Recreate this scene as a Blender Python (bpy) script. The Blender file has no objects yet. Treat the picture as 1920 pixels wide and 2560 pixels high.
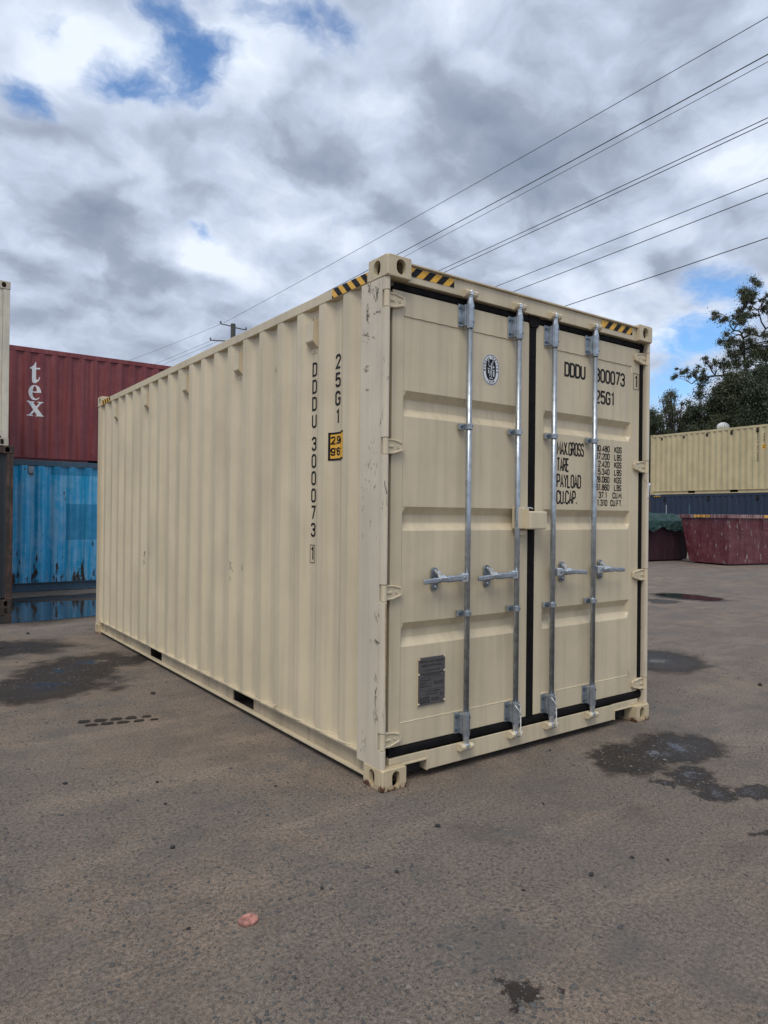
import bpy, bmesh, math, random
import numpy as np
from mathutils import Vector, Matrix, noise as mnoise
from mathutils.geometry import tessellate_polygon
R = math.radians
random.seed(7)
rng = np.random.default_rng(7)
scene = bpy.context.scene
COL = scene.collection

SEEDX, SEEDY = 3.4, 1.2
SKY_K0 = 0.45                                                             # flattening of the cloud layer
SKY_GAPS = [(.290, .808, .14, .13, .52), (.250, .870, .09, .09, .44), (.268, .78, .11, .10, .48), (.36, .722, .15, .055, .44), (.41, .695, .10, .045, .36), (.15, .842, .085, .075, .28), (.163, .94, .06, .07, .27), (.435, 1.087, .075, .055, .40),
            (1.15, .61, .13, .13, .46), (1.227, .713, .13, .20, .46), (1.365, .855, .16, .20, .42)]
SKY_TONES = [(.482, .872, .20, .12, -.42), (.68, .704, .19, .13, -.40), (.746, .598, .14, .10, -.22), (.248, 1.124, .13, .10, -.40), (.359, 1.216, .17, .085, -.40), (.239, 1.273, .13, .07, -.3), (.697, .879, .2, .07, -.32), (.231, 1.392, .18, .065, -.25), (1.038, .644, .11, .05, -.2),
             (.19, .869, .09, .11, .40), (.357, .776, .08, .05, .32), (.541, .723, .10, .07, .45), (.425, 1.132, .10, .065, .42), (.93, .465, .09, .10, .40), (.97, .603, .11, .08, .36), (.538, .597, .13, .04, .30), (.18, 1.029, .11, .06, .30), (.547, 1.139, .11, .07, .22), (1.009, .805, .11, .06, .22)]
TONE = (1.05, 1.65, 2.1, .35)
CLOUD_K, SKY_K, SUN_E, EXPOSURE = 1.02, 1.35, 1.45, 0.30

# ------------------------------------------------------------------ camera
cam_data = bpy.data.cameras.new('camera')
cam_data.sensor_fit = 'HORIZONTAL'
cam_data.sensor_width = 36.0
cam_data.lens = 36.0 * 1746.63 / 1920.0
cam_data.clip_start = 0.05
cam_data.clip_end = 3000.0
cam = bpy.data.objects.new('camera', cam_data)
cam.location = (-2.19945, -3.01816, 1.49085)
cam.rotation_euler = (1.57450632, -0.01053531, -0.62828851)
COL.objects.link(cam)
scene.camera = cam

# ------------------------------------------------------------------ node helpers
class NT:
    def __init__(self, tree):
        self.t = tree; self.n = tree.nodes; self.l = tree.links
    def node(self, kind, **props):
        n = self.n.new(kind)
        for k, v in props.items(): setattr(n, k, v)
        return n
    def put(self, sock, v):
        if isinstance(v, bpy.types.NodeSocket): self.l.new(v, sock)
        elif v is not None:
            if isinstance(v, (tuple, list)) and sock.type == 'RGBA' and len(v) == 3: v = (*v, 1)
            sock.default_value = v
    def math(self, op, a, b=None, c=None, clamp=False):
        n = self.node('ShaderNodeMath', operation=op, use_clamp=clamp)
        for i, v in enumerate((a, b, c)):
            if v is not None: self.put(n.inputs[i], v)
        return n.outputs[0]
    def vmath(self, op, a, b=None):
        n = self.node('ShaderNodeVectorMath', operation=op)
        self.put(n.inputs[0], a)
        if b is not None: self.put(n.inputs[1], b)
        return n.outputs['Value'] if op in ('LENGTH', 'DOT_PRODUCT', 'DISTANCE') else n.outputs[0]
    def noise(self, vec, scale, detail=4, rough=.55, dist=0.0, dims='3D'):
        n = self.node('ShaderNodeTexNoise', noise_dimensions=dims)
        if vec is not None: self.put(n.inputs['Vector'], vec)
        n.inputs['Scale'].default_value = scale; n.inputs['Detail'].default_value = detail
        n.inputs['Roughness'].default_value = rough; n.inputs['Distortion'].default_value = dist
        return n.outputs[0]
    def ramp(self, f, lo, hi, a=0.0, b=1.0, smooth=True):
        n = self.node('ShaderNodeMapRange')
        n.interpolation_type = 'SMOOTHSTEP' if smooth else 'LINEAR'
        self.put(n.inputs[0], f)
        for i, v in ((1, lo), (2, hi), (3, a), (4, b)): self.put(n.inputs[i], v)
        return n.outputs[0]
    def mix(self, f, a, b, mode='MIX'):
        n = self.node('ShaderNodeMix', data_type='RGBA', blend_type=mode)
        self.put(n.inputs[0], f); self.put(n.inputs[6], a); self.put(n.inputs[7], b)
        return n.outputs[2]
    def scalevec(self, vec, s, off=(0, 0, 0)):
        n = self.node('ShaderNodeMapping')
        self.put(n.inputs['Vector'], vec); n.inputs['Scale'].default_value = s; n.inputs['Location'].default_value = off
        return n.outputs[0]
    def comb(self, x, y, z):
        n = self.node('ShaderNodeCombineXYZ')
        for i, v in enumerate((x, y, z)): self.put(n.inputs[i], v)
        return n.outputs[0]
    def sep(self, v):
        n = self.node('ShaderNodeSeparateXYZ'); self.put(n.inputs[0], v); return n.outputs

# ------------------------------------------------------------------ world: broken cloud over a physical sky
SUN_EL, SUN_DIR = 56.0, Vector((-0.62, -0.54, 0.0))      # high and behind the camera
world = bpy.data.worlds.new('World'); scene.world = world; world.use_nodes = True
w = NT(world.node_tree); w.n.clear()
wout = w.node('ShaderNodeOutputWorld'); wbg = w.node('ShaderNodeBackground')
wbg.inputs['Strength'].default_value = 0.10
w.l.new(wbg.outputs[0], wout.inputs[0])
sky = w.node('ShaderNodeTexSky'); sky.sky_type = 'NISHITA'; sky.sun_disc = False
sky.sun_elevation = R(SUN_EL); sky.sun_rotation = math.atan2(SUN_DIR.x, SUN_DIR.y)
sky.air_density = 1.0; sky.dust_density = 0.6; sky.ozone_density = 1.5
dirv = w.node('ShaderNodeTexCoord').outputs['Generated']
dx, dy, dz = w.sep(dirv)
den = w.math('ADD', w.math('MAXIMUM', dz, 0.0), SKY_K0)
cu, cv = w.math('DIVIDE', dx, den), w.math('DIVIDE', dy, den)
puv = w.comb(cu, cv, 0.0)
def wnoise(off, scale, detail, rough, vec=None, dist=0.0): return w.noise(w.vmath('ADD', vec or puv, off), scale, detail, rough, dist)
warp = w.node('ShaderNodeTexNoise'); w.put(warp.inputs['Vector'], puv); warp.inputs['Scale'].default_value = 6.0; warp.inputs['Detail'].default_value = 5; warp.inputs['Roughness'].default_value = .55
wv = w.vmath('MULTIPLY', w.vmath('SUBTRACT', warp.outputs['Color'], (0.5, 0.5, 0.5)), (0.13, 0.13, 0.0))
quv = w.vmath('ADD', puv, wv)
SEED = (SEEDX, SEEDY, 0.0)
puff = wnoise((7.1, 1.3, 0.0), 6.5, 7, .56, quv)                       # billows
wisp = wnoise((2.1, 9.3, 0.0), 20.0, 4, .6, quv)
mass = wnoise(SEED, 3.0, 3, .5)                                          # large masses, some dark-bellied
# clear gaps where the blue shows through (u, v, ru, rv, strength)
gap = None
for (u0, v0, ru, rv, s) in SKY_GAPS:
    d = w.vmath('LENGTH', w.vmath('DIVIDE', w.vmath('SUBTRACT', quv, (u0, v0, 0.0)), (ru, rv, 1.0)))
    q = w.ramp(d, 0.0, 1.0, s, 0.0)
    gap = q if gap is None else w.math('MAXIMUM', gap, q)
thick = w.math('SUBTRACT', w.math('ADD', w.math('MULTIPLY', puff, .75), w.math('ADD', w.math('MULTIPLY', wisp, .38), w.math('MULTIPLY', mass, .12))), gap)
cover = w.ramp(thick, 0.13, 0.46)
# light and dark: masses, billows lit from above (offset sample), brighter where the cloud is thin
upv = w.vmath('ADD', quv, w.vmath('MULTIPLY', puv, (-.025, -.025, 0.0)))
puff2 = wnoise((7.1, 1.3, 0.0), 6.5, 3, .5, upv)
puff1 = wnoise((7.1, 1.3, 0.0), 6.5, 3, .5, quv)
relief = w.math('SUBTRACT', puff1, puff2)
tone = w.math('ADD', w.math('MULTIPLY', w.math('SUBTRACT', mass, .5), TONE[0]), w.math('MULTIPLY', w.math('SUBTRACT', puff, .5), TONE[1]))
tone = w.math('ADD', tone, w.math('MULTIPLY', w.math('SUBTRACT', wisp, .5), TONE[3]))
tone = w.math('SUBTRACT', tone, w.math('MULTIPLY', relief, TONE[2]))
for (u0, v0, ru, rv, s) in SKY_TONES:
    d = w.vmath('LENGTH', w.vmath('DIVIDE', w.vmath('SUBTRACT', quv, (u0, v0, 0.0)), (ru, rv, 1.0)))
    tone = w.math('ADD', tone, w.ramp(d, 0.0, 1.0, s, 0.0))
thin = w.ramp(thick, .30, .60, .22, 0.0)
tone = w.math('ADD', w.math('ADD', tone, thin), .5)
cr = w.node('ShaderNodeValToRGB'); cr.color_ramp.interpolation = 'LINEAR'
els = cr.color_ramp.elements
els[0].position = 0.0; els[0].color = (0.20, 0.245, 0.33, 1)
els[1].position = 1.0; els[1].color = (0.69, 0.755, 0.86, 1)
e = els.new(0.33); e.color = (0.29, 0.335, 0.43, 1)
e = els.new(0.62); e.color = (0.46, 0.525, 0.65, 1)
w.put(cr.inputs[0], w.math('MULTIPLY', w.math('ADD', tone, .22), .80))
flat = w.ramp(dz, 0.0, 0.30, 0.6, 0.0)
cloud = w.mix(flat, cr.outputs[0], (0.47, 0.54, 0.65, 1))
cloud = w.mix(1.0, cloud, (CLOUD_K * 10,) * 3 + (1,), 'MULTIPLY')
blue = w.mix(1.0, sky.outputs[0], (SKY_K * 0.66, SKY_K * 0.90, SKY_K * 1.10, 1), 'MULTIPLY')
w.put(wbg.inputs['Color'], w.mix(cover, blue, cloud))

# ------------------------------------------------------------------ sun through thin cloud, exposure
sun_data = bpy.data.lights.new('sun', 'SUN'); sun_data.energy = SUN_E; sun_data.angle = R(28); sun_data.color = (1.0, 0.93, 0.82)
sun = bpy.data.objects.new('sun', sun_data); COL.objects.link(sun)
sdir = SUN_DIR.normalized() * math.cos(R(SUN_EL)); sdir.z = math.sin(R(SUN_EL))
sun.rotation_euler = sdir.to_track_quat('Z', 'Y').to_euler(); sun.location = (-8, -20, 25)
vs = scene.view_settings
vs.view_transform = 'Standard'; vs.look = 'None'; vs.exposure = EXPOSURE; vs.gamma = 1.0; vs.use_curve_mapping = False
try:
    scene.cycles.use_denoising = True
    scene.cycles.max_bounces = 6; scene.cycles.diffuse_bounces = 3; scene.cycles.glossy_bounces = 3; scene.cycles.transparent_max_bounces = 6
except Exception: pass

# ------------------------------------------------------------------ materials
def new_mat(name):
    m = bpy.data.materials.new(name); m.use_nodes = True
    t = NT(m.node_tree); b = t.n['Principled BSDF']
    return m, t, b
def plain(name, col, rough=.6, metal=0.0, var=.12, scale=30., bump=0.0, spec=.5):
    m, t, b = new_mat(name)
    co = t.node('ShaderNodeTexCoord').outputs['Object']
    n = t.noise(co, scale, 4, .6)
    k = t.ramp(n, .3, .7, 1 - var, 1 + var)
    t.put(b.inputs['Base Color'], t.mix(1.0, col, t.comb(k, k, k), 'MULTIPLY'))
    t.put(b.inputs['Roughness'], t.ramp(n, .3, .7, min(1, rough + .08), max(.02, rough - .08)))
    b.inputs['Metallic'].default_value = metal
    b.inputs['Specular IOR Level'].default_value = spec
    if bump:
        bn = t.node('ShaderNodeBump'); bn.inputs['Strength'].default_value = bump; bn.inputs['Distance'].default_value = .004
        t.put(bn.inputs['Height'], n); t.put(b.inputs['Normal'], bn.outputs[0])
    return m
def paint(name, col, rough=.5, dirt=.12, dirtcol=(.16, .13, .10), rust=0.0, chips=0.0, rustcol=(.11, .045, .018), fade=None, fadeamt=0.0,
          streak=.5, dents=.25, lowrust=0.0, scratch=0.0, lowz=(.05, .9), tex=1.0, blotch=.4, chipcol=None):
    """weathered container enamel: fading, rain streaks, chips, rust; object space, metres"""
    m, t, b = new_mat(name)
    co = t.node('ShaderNodeTexCoord').outputs['Object']
    z = t.sep(co)[2]
    if tex != 1.0: co = t.scalevec(co, (tex, tex, tex), (.37, .11, .23))
    st = t.noise(t.scalevec(co, (14, 14, .55)), 1.0, 6, .62)               # vertical streaks
    blot = t.noise(co, 1.7, 5, .6)
    fin = t.noise(co, 38.0, 4, .6)
    c = col + (1,)
    if fade:
        f = t.math('ADD', t.math('MULTIPLY', st, 1 - blotch), t.math('MULTIPLY', t.noise(co, 3.4, 7, .68), blotch))
        c = t.mix(t.ramp(f, .44, .58, 0.0, fadeamt), c, fade + (1,))
    v = t.ramp(t.math('ADD', t.math('MULTIPLY', blot, .5), t.math('MULTIPLY', st, .5)), .35, .65, 1 - dirt * .55, 1 + dirt * .30)
    c = t.mix(1.0, c, t.comb(v, v, v), 'MULTIPLY')
    c = t.mix(t.math('MULTIPLY', t.ramp(st, .55, .75), dirt * streak), c, dirtcol + (1,))
    if scratch:
        sc = t.noise(t.scalevec(co, (30, 30, 7), (3, 1, 4)), 1.0, 5, .7, 1.5)
        reg = t.noise(co, 2.1, 2, .5)
        s = t.math('MULTIPLY', t.ramp(sc, .60, .64), t.ramp(reg, .47, .56))
        c = t.mix(t.math('MULTIPLY', s, scratch), c, (.06, .055, .05, 1))
    h = fin
    if rust or chips or lowrust:
        cn = t.noise(t.scalevec(co, (9, 9, 2.6), (5, 2, 1)), 1.0, 8, .68)
        low = t.ramp(z, lowz[0], lowz[1], lowrust, 0.0)
        thr = t.math('SUBTRACT', .74 - .22 * chips, t.math('MULTIPLY', low, .16))
        cm = t.ramp(cn, thr, t.math('ADD', thr, .035))
        rs = t.noise(t.scalevec(co, (16, 16, .5), (1, 7, 3)), 1.0, 6, .6)
        sm = t.math('MAXIMUM', t.ramp(rs, .73 - .28 * rust, .86 - .22 * rust), t.ramp(t.math('ADD', t.math('MULTIPLY', low, .5), t.math('MULTIPLY', rs, .6)), .52, .75))
        rc = t.mix(fin, rustcol + (1,), tuple(min(1, x * 2.1) for x in rustcol) + (1,))
        c = t.mix(t.math('MULTIPLY', sm, .75 * min(1, rust * 3)), c, rc)
        c = t.mix(cm, c, (chipcol + (1,)) if chipcol else t.mix(t.noise(co, 25, 3), (.02, .016, .013, 1), rc))
        h = t.math('SUBTRACT', h, t.math('MULTIPLY', cm, 2.0))
        t.put(b.inputs['Roughness'], t.math('ADD', t.math('MULTIPLY', t.math('MAXIMUM', cm, sm), .4), rough, clamp=True))
    else:
        t.put(b.inputs['Roughness'], t.ramp(blot, .3, .7, rough + .07, rough - .05))
    t.put(b.inputs['Base Color'], c)
    bn = t.node('ShaderNodeBump'); bn.inputs['Strength'].default_value = .25; bn.inputs['Distance'].default_value = .0015
    t.put(bn.inputs['Height'], h)
    b2 = t.node('ShaderNodeBump'); b2.inputs['Strength'].default_value = dents; b2.inputs['Distance'].default_value = .02
    t.put(b2.inputs['Height'], t.noise(t.scalevec(co, (3, 3, 1.2)), 1.0, 2, .5)); t.put(b2.inputs['Normal'], bn.outputs[0])
    t.put(b.inputs['Normal'], b2.outputs[0])
    return m

BEIGE = (0.620, 0.530, 0.370)
M = {}
M['beige'] = paint('beige_enamel', BEIGE, .42, dirt=.30, dirtcol=(.26, .21, .14), dents=.22, streak=.7, rust=.015, rustcol=(.30, .18, .07))
M['beige_side'] = paint('beige_side_enamel', BEIGE, .42, dirt=.26, dirtcol=(.30, .26, .20), dents=.5, streak=.9)
M['beige_worn'] = paint('beige_scuffed_enamel', (0.635, 0.56, 0.435), .45, dirt=.25, scratch=.9, dents=.3, rust=.02)
M['beige_cast'] = paint('beige_casting_enamel', (0.60, 0.505, 0.345), .55, dirt=.3, chips=.34, rust=.20, dents=.3, scratch=.7, tex=3.0)
M['beige_cast_low'] = paint('beige_casting_rusty_base', (0.60, 0.49, 0.315), .55, dirt=.3, chips=.30, rust=.14, lowrust=1.25, lowz=(.0, .065), dents=.3, tex=3.0)
M['beige_rail_shaded'] = paint('shaded_grimy_beige_rail', (0.47, 0.39, 0.275), .55, dirt=.6, dirtcol=(.17, .14, .11), streak=1.0, dents=.3)  # rail shade painted into a darker beige, with grime streaks over it
M['rubber'] = plain('black_rubber', (.007, .0065, .007), .75, var=.25, scale=12, spec=.15)
M['black'] = plain('black_vinyl', (.009, .009, .010), .55, var=.2, spec=.25)
M['dark'] = plain('dark_cavity', (.02, .018, .016), .9)
M['yellow'] = plain('yellow_vinyl', (.80, .43, .035), .42, var=.08)
M['white'] = plain('white_vinyl', (.72, .74, .76), .4, var=.05)
M['decalgrey'] = plain('silver_vinyl', (.55, .58, .62), .4, var=.06)
M['galv'] = plain('galvanised_steel', (.40, .44, .48), .36, metal=.8, var=.22, scale=22, bump=.12)
M['galv_bright'] = plain('bright_zinc', (.62, .66, .70), .30, metal=.8, var=.2, scale=40, bump=.12)
M['galv_dark'] = plain('dull_zinc', (.25, .28, .31), .45, metal=.7, var=.3, scale=40)
M['bolt'] = plain('blued_bolt', (.10, .14, .17), .4, metal=.7, var=.2)
M['plate'] = plain('dark_data_plate', (.105, .098, .10), .45, metal=.2, var=.12)
M['plate_ink'] = plain('plate_engraving', (.022, .02, .02), .6)
M['cord'] = plain('white_cord', (.72, .71, .68), .8)
M['red'] = paint('dark_red_enamel', (.195, .036, .038), .45, dirt=.3, fade=(.25, .07, .072), fadeamt=.5, chips=.22, rust=.05, rustcol=(.24, .15, .11), dents=.8, chipcol=(.30, .19, .16))
M['blue'] = paint('sky_blue_enamel', (.016, .39, .73), .28, dirt=.22, fade=(.23, .52, .76), fadeamt=.85, chips=.50, rust=.10, lowrust=.8, rustcol=(.05, .03, .02), dents=.8)
M['bluepatch'] = paint('teal_overpaint', (.014, .26, .50), .4, dirt=.3, fade=(.08, .37, .62), fadeamt=.6, chips=.2, dents=.8)
M['bluerail'] = paint('grey_blue_rail', (.055, .11, .16), .5, dirt=.4, chips=.5, rust=.25)
M['whitepaint'] = paint('old_white_enamel', (.64, .60, .49), .5, dirt=.4, rust=.50, chips=.42, rustcol=(.20, .10, .04), dents=.4, tex=1.6)
M['whitecast'] = paint('rust_bleeding_white', (.52, .47, .38), .6, dirt=.4, rust=.75, chips=.6, rustcol=(.16, .07, .03), tex=3.0)
M['rust'] = paint('rusted_steel', (.045, .038, .033), .75, dirt=.5, rust=.8, chips=.55, rustcol=(.075, .026, .016), fade=(.12, .07, .05), fadeamt=.8, tex=2.2, blotch=.6)
M['rustdark'] = paint('dark_blue_grey_panel', (.02, .026, .032), .6, dirt=.4, rust=.2, chips=.2)
M['cream'] = paint('yellowed_cream_enamel', (.56, .47, .275), .5, dirt=.28, dirtcol=(.12, .10, .06), dents=.5, streak=1.0)
M['navy'] = paint('navy_enamel', (.016, .030, .062), .5, dirt=.35, chips=.12, dents=.6)
M['skip'] = paint('scraped_maroon_enamel', (.120, .024, .034), .5, dirt=.4, fade=(.165, .058, .066), fadeamt=.6, chips=.66, rust=.04, rustcol=(.22, .20, .19), dents=.3, blotch=.85, chipcol=(.30, .27, .27))
M['skipdark'] = paint('dark_maroon_enamel', (.040, .014, .022), .55, dirt=.5, chips=.2, dents=1.0)
M['skiprim'] = paint('faded_rim_enamel', (.17, .06, .07), .5, dirt=.5, fade=(.36, .27, .26), fadeamt=.8, chips=.4, rustcol=(.2, .15, .13))
M['tarp'] = plain('green_mesh_tarpaulin', (.010, .040, .036), .75, var=.4, scale=6, bump=.3)
M['galvwhite'] = plain('white_ventilator', (.62, .63, .62), .4, var=.1)
M['pole'] = plain('weathered_timber', (.075, .080, .068), .8, var=.25, scale=8)
M['wire'] = plain('dark_cable', (.018, .018, .02), .6)
M['glassy'] = plain('porcelain', (.16, .20, .20), .25)
M['disc'] = plain('faded_pink_plastic', (.36, .16, .125), .6, var=.5, scale=40, bump=.3)
M['stone'] = plain('dark_basalt', (.032, .030, .029), .85, var=.3, scale=60)
M['treadwet'] = plain('damp_tread_soil', (.030, .025, .021), .7, var=.5, scale=70, bump=.2, spec=.2)

# ------------------------------------------------------------------ mesh helpers
def link(o, parent=None):
    COL.objects.link(o)
    if parent is not None: o.parent = parent
    return o
def tag(o, label=None, cat=None, group=None, kind=None):
    for k, v in (('label', label), ('category', cat), ('group', group), ('kind', kind)):
        if v: o[k] = v
    return o
def empty(name, loc=(0, 0, 0), rz=0.0):
    o = bpy.data.objects.new(name, None); o.location = loc; o.rotation_euler = (0, 0, rz); o.empty_display_size = .2
    COL.objects.link(o); return o
class MB:
    def __init__(s): s.v = []; s.f = []
    def add(s, vs, fs):
        k = len(s.v); s.v += [tuple(p) for p in vs]; s.f += [tuple(i + k for i in f) for f in fs]; return s
    def box(s, x0, x1, y0, y1, z0, z1):
        vs = [(x, y, z) for z in (z0, z1) for y in (y0, y1) for x in (x0, x1)]
        return s.add(vs, [(0, 2, 3, 1), (4, 5, 7, 6), (0, 1, 5, 4), (2, 6, 7, 3), (0, 4, 6, 2), (1, 3, 7, 5)])
    def prism(s, poly, axis, a, b):
        """poly: 2D outline in the two other axes (cyclic order), extruded along axis from a to b"""
        n = len(poly)
        def p3(p, t): return {0: (t, p[0], p[1]), 1: (p[0], t, p[1]), 2: (p[0], p[1], t)}[axis]
        vs = [p3(p, a) for p in poly] + [p3(p, b) for p in poly]
        fs = [(i, (i + 1) % n, n + (i + 1) % n, n + i) for i in range(n)] + [tuple(range(n))[::-1], tuple(range(n, 2 * n))]
        return s.add(vs, fs)
    def tube(s, pts, rad, n=8, caps=True):
        pts = [Vector(p) for p in pts]; m = len(pts)
        rad = rad if isinstance(rad, (list, tuple)) else [rad] * m
        vs = []; ref = None
        for i, p in enumerate(pts):
            d = (pts[min(i + 1, m - 1)] - pts[max(i - 1, 0)]).normalized()
            if ref is None: ref = d.orthogonal().normalized()
            a = (ref - d * ref.dot(d)); a = a.normalized() if a.length > 1e-6 else d.orthogonal().normalized()
            ref = a; b = d.cross(a)
            vs += [p + (a * math.cos(2 * math.pi * k / n) + b * math.sin(2 * math.pi * k / n)) * rad[i] for k in range(n)]
        fs = [(i * n + k, i * n + (k + 1) % n, (i + 1) * n + (k + 1) % n, (i + 1) * n + k) for i in range(m - 1) for k in range(n)]
        if caps: fs += [tuple(range(n))[::-1], tuple(range((m - 1) * n, m * n))]
        return s.add(vs, fs)
    def lathe(s, prof, c, n=16, axis=2):
        vs = []
        for (r, h) in prof:
            for k in range(n):
                a = 2 * math.pi * k / n; q = (r * math.cos(a), r * math.sin(a), h)
                if axis == 1: q = (q[0], q[2], q[1])
                if axis == 0: q = (q[2], q[0], q[1])
                vs.append((c[0] + q[0], c[1] + q[1], c[2] + q[2]))
        m = len(prof)
        fs = [(i * n + k, i * n + (k + 1) % n, (i + 1) * n + (k + 1) % n, (i + 1) * n + k) for i in range(m - 1) for k in range(n)]
        fs += [tuple(range(n))[::-1], tuple(range((m - 1) * n, m * n))]
        return s.add(vs, fs)
    def mesh(s, name, mat, smooth=False):
        me = bpy.data.meshes.new(name); me.from_pydata(s.v, [], s.f); me.validate()
        bm = bmesh.new(); bm.from_mesh(me); bmesh.ops.recalc_face_normals(bm, faces=bm.faces); bm.to_mesh(me); bm.free()
        me.materials.append(M[mat] if isinstance(mat, str) else mat)
        if smooth: me.polygons.foreach_set('use_smooth', [True] * len(me.polygons))
        return me
    def build(s, name, mat, parent=None, smooth=False, bevel=0.0, seg=2):
        o = bpy.data.objects.new(name, s.mesh(name, mat, smooth)); link(o, parent)
        if bevel:
            b = o.modifiers.new('bevel', 'BEVEL'); b.width = bevel; b.segments = seg; b.limit_method = 'ANGLE'; b.angle_limit = R(35)
        return o
def inst(me, name, parent, loc=(0, 0, 0), rot=(0, 0, 0), bevel=0.0, scale=None):
    o = bpy.data.objects.new(name, me); link(o, parent); o.location = loc; o.rotation_euler = rot
    if scale: o.scale = scale
    if bevel:
        b = o.modifiers.new('bevel', 'BEVEL'); b.width = bevel; b.segments = 2; b.limit_method = 'ANGLE'; b.angle_limit = R(35)
    return o
def stadium(cx, cy, wd, ht, n=8):
    r = wd / 2; h = max(0, ht / 2 - r); pts = []
    for k in range(n + 1): a = math.pi * k / n; pts.append((cx + r * math.cos(a), cy + h + r * math.sin(a)))
    for k in range(n + 1): a = math.pi + math.pi * k / n; pts.append((cx + r * math.cos(a), cy - h + r * math.sin(a)))
    return pts
def poly_fill(outer, holes=()):
    loops = [outer] + list(holes); tri = tessellate_polygon([[Vector((p[0], p[1], 0)) for p in l] for l in loops])
    return [p for l in loops for p in l], tri

# ------------------------------------------------------------------ stencil lettering (constant-width strokes)
def arcp(cx, cy, rx, ry, a0, a1, n=5): return [(cx + rx * math.cos(R(a0 + (a1 - a0) * k / n)), cy + ry * math.sin(R(a0 + (a1 - a0) * k / n))) for k in range(n + 1)]
W_ = .44; r_ = .2; q_ = .2
def tl(y=1): return arcp(r_, y - q_, r_, q_, 180, 90)
def tr(y=1): return arcp(W_ - r_, y - q_, r_, q_, 90, 0)
def br(y=0): return arcp(W_ - r_, y + q_, r_, q_, 0, -90)
def bl(y=0): return arcp(r_, y + q_, r_, q_, 270, 180)
G = {
 '0': [(tl() + tr() + br() + bl(), 1)], 'D': [([(0, 0), (0, 1)] + tr() + br(), 1)], 'U': [([(0, 1)] + bl()[::-1] + br()[::-1] + [(W_, 1)], 0)],
 '1': [([(.06, .84), (.22, 1), (.22, 0)], 0)], 'I': [([(.2, 0), (.2, 1)], 0)],
 '2': [([(0, .76)] + tl() + tr() + [(W_, .66), (0, 0), (W_, 0)], 0)],
 '3': [([(0, .8)] + tl() + tr() + arcp(W_ - .17, .7, .17, .17, 0, -90) + [(.16, .53)], 0), ([(.16, .53)] + arcp(W_ - .18, .34, .18, .19, 90, 0) + br() + bl() + [(0, .22)], 0)],
 '4': [([(.34, 0), (.34, 1), (0, .27), (W_ + .03, .27)], 0)],
 '5': [([(W_, 1), (.03, 1), (0, .56)] + arcp(r_, .42, r_, q_, 140, 90) + arcp(W_ - r_, .42, r_, q_, 90, 0) + br() + bl() + [(0, .2)], 0)],
 '6': [([(W_, .78)] + tr()[::-1] + tl()[::-1] + bl()[::-1] + br()[::-1] + arcp(W_ - r_, .38, r_, q_, 0, 90) + arcp(r_, .38, r_, q_, 90, 180), 0)],
 '7': [([(0, 1), (W_, 1), (.14, 0)], 0)],
 '8': [(arcp(.22, .76, .19, .24, 90, 450, 18)[:-1], 1), (arcp(.22, .27, .22, .27, 90, 450, 18)[:-1], 1)],
 '9': [([(0, .22)] + bl()[::-1] + br()[::-1] + tr()[::-1] + tl()[::-1] + arcp(r_, .62, r_, q_, 180, 270) + arcp(W_ - r_, .62, r_, q_, 270, 360), 0)],
 'A': [([(0, 0), (.22, 1), (.44, 0)], 0), ([(.08, .3), (.36, .3)], 0)], 'B': [([(0, 0), (0, 1)] + tr() + arcp(W_ - .18, .7, .18, .17, 0, -90) + [(0, .53)], 0), ([(0, .53)] + arcp(W_ - .18, .35, .18, .18, 90, 0) + br() + [(0, 0)], 0)],
 'C': [([(W_, .76)] + tr()[::-1] + tl()[::-1] + bl()[::-1] + br()[::-1] + [(W_, .24)], 0)], 'E': [([(W_ - .05, 1), (0, 1), (0, 0), (W_ - .05, 0)], 0), ([(0, .52), (W_ - .1, .52)], 0)],
 'F': [([(W_ - .05, 1), (0, 1), (0, 0)], 0), ([(0, .52), (W_ - .1, .52)], 0)],
 'G': [([(W_, .76)] + tr()[::-1] + tl()[::-1] + bl()[::-1] + br()[::-1] + [(W_, .48), (.24, .48)], 0)],
 'K': [([(0, 0), (0, 1)], 0), ([(W_, 1), (.02, .42)], 0), ([(.14, .56), (W_, 0)], 0)], 'L': [([(0, 1), (0, 0), (W_ - .06, 0)], 0)],
 'M': [([(0, 0), (0, 1), (.27, .3), (.54, 1), (.54, 0)], 0)], 'N': [([(0, 0), (0, 1), (.44, 0), (.44, 1)], 0)], 'P': [([(0, 0), (0, 1)] + tr() + arcp(W_ - r_, .62, r_, .17, 0, -90) + [(0, .45)], 0)],
 'R': [([(0, 0), (0, 1)] + tr() + arcp(W_ - r_, .65, r_, .17, 0, -90) + [(0, .48)], 0), ([(.2, .48), (W_, 0)], 0)],
 'S': [([(W_, .78)] + tr()[::-1] + tl()[::-1] + arcp(r_, .72, r_, q_, 180, 250) + [(W_ - .1, .47)] + arcp(W_ - r_, .28, r_, q_, 60, 0) + br() + bl() + [(0, .22)], 0)],
 'T': [([(0, 1), (W_, 1)], 0), ([(.22, 1), (.22, 0)], 0)], 'V': [([(0, 1), (.22, 0), (.44, 1)], 0)], 'X': [([(0, 0), (W_, 1)], 0), ([(0, 1), (W_, 0)], 0)],
 'Y': [([(0, 1), (.22, .5), (.44, 1)], 0), ([(.22, .5), (.22, 0)], 0)], '.': [([(.06, .0), (.06, .11)], 0)], ',': [([(.08, .1), (.02, -.16)], 0)],
 "'": [([(.06, 1), (.06, .78)], 0)], '"': [([(.06, 1), (.06, .78)], 0), ([(.22, 1), (.22, .78)], 0)],
 'm': [([(0, 0), (0, .66)], 0), ([(0, .5)] + arcp(.13, .54, .13, .12, 180, 0) + [(.26, 0)], 0), ([(.26, .5)] + arcp(.39, .54, .13, .12, 180, 0) + [(.52, 0)], 0)],
}
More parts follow.
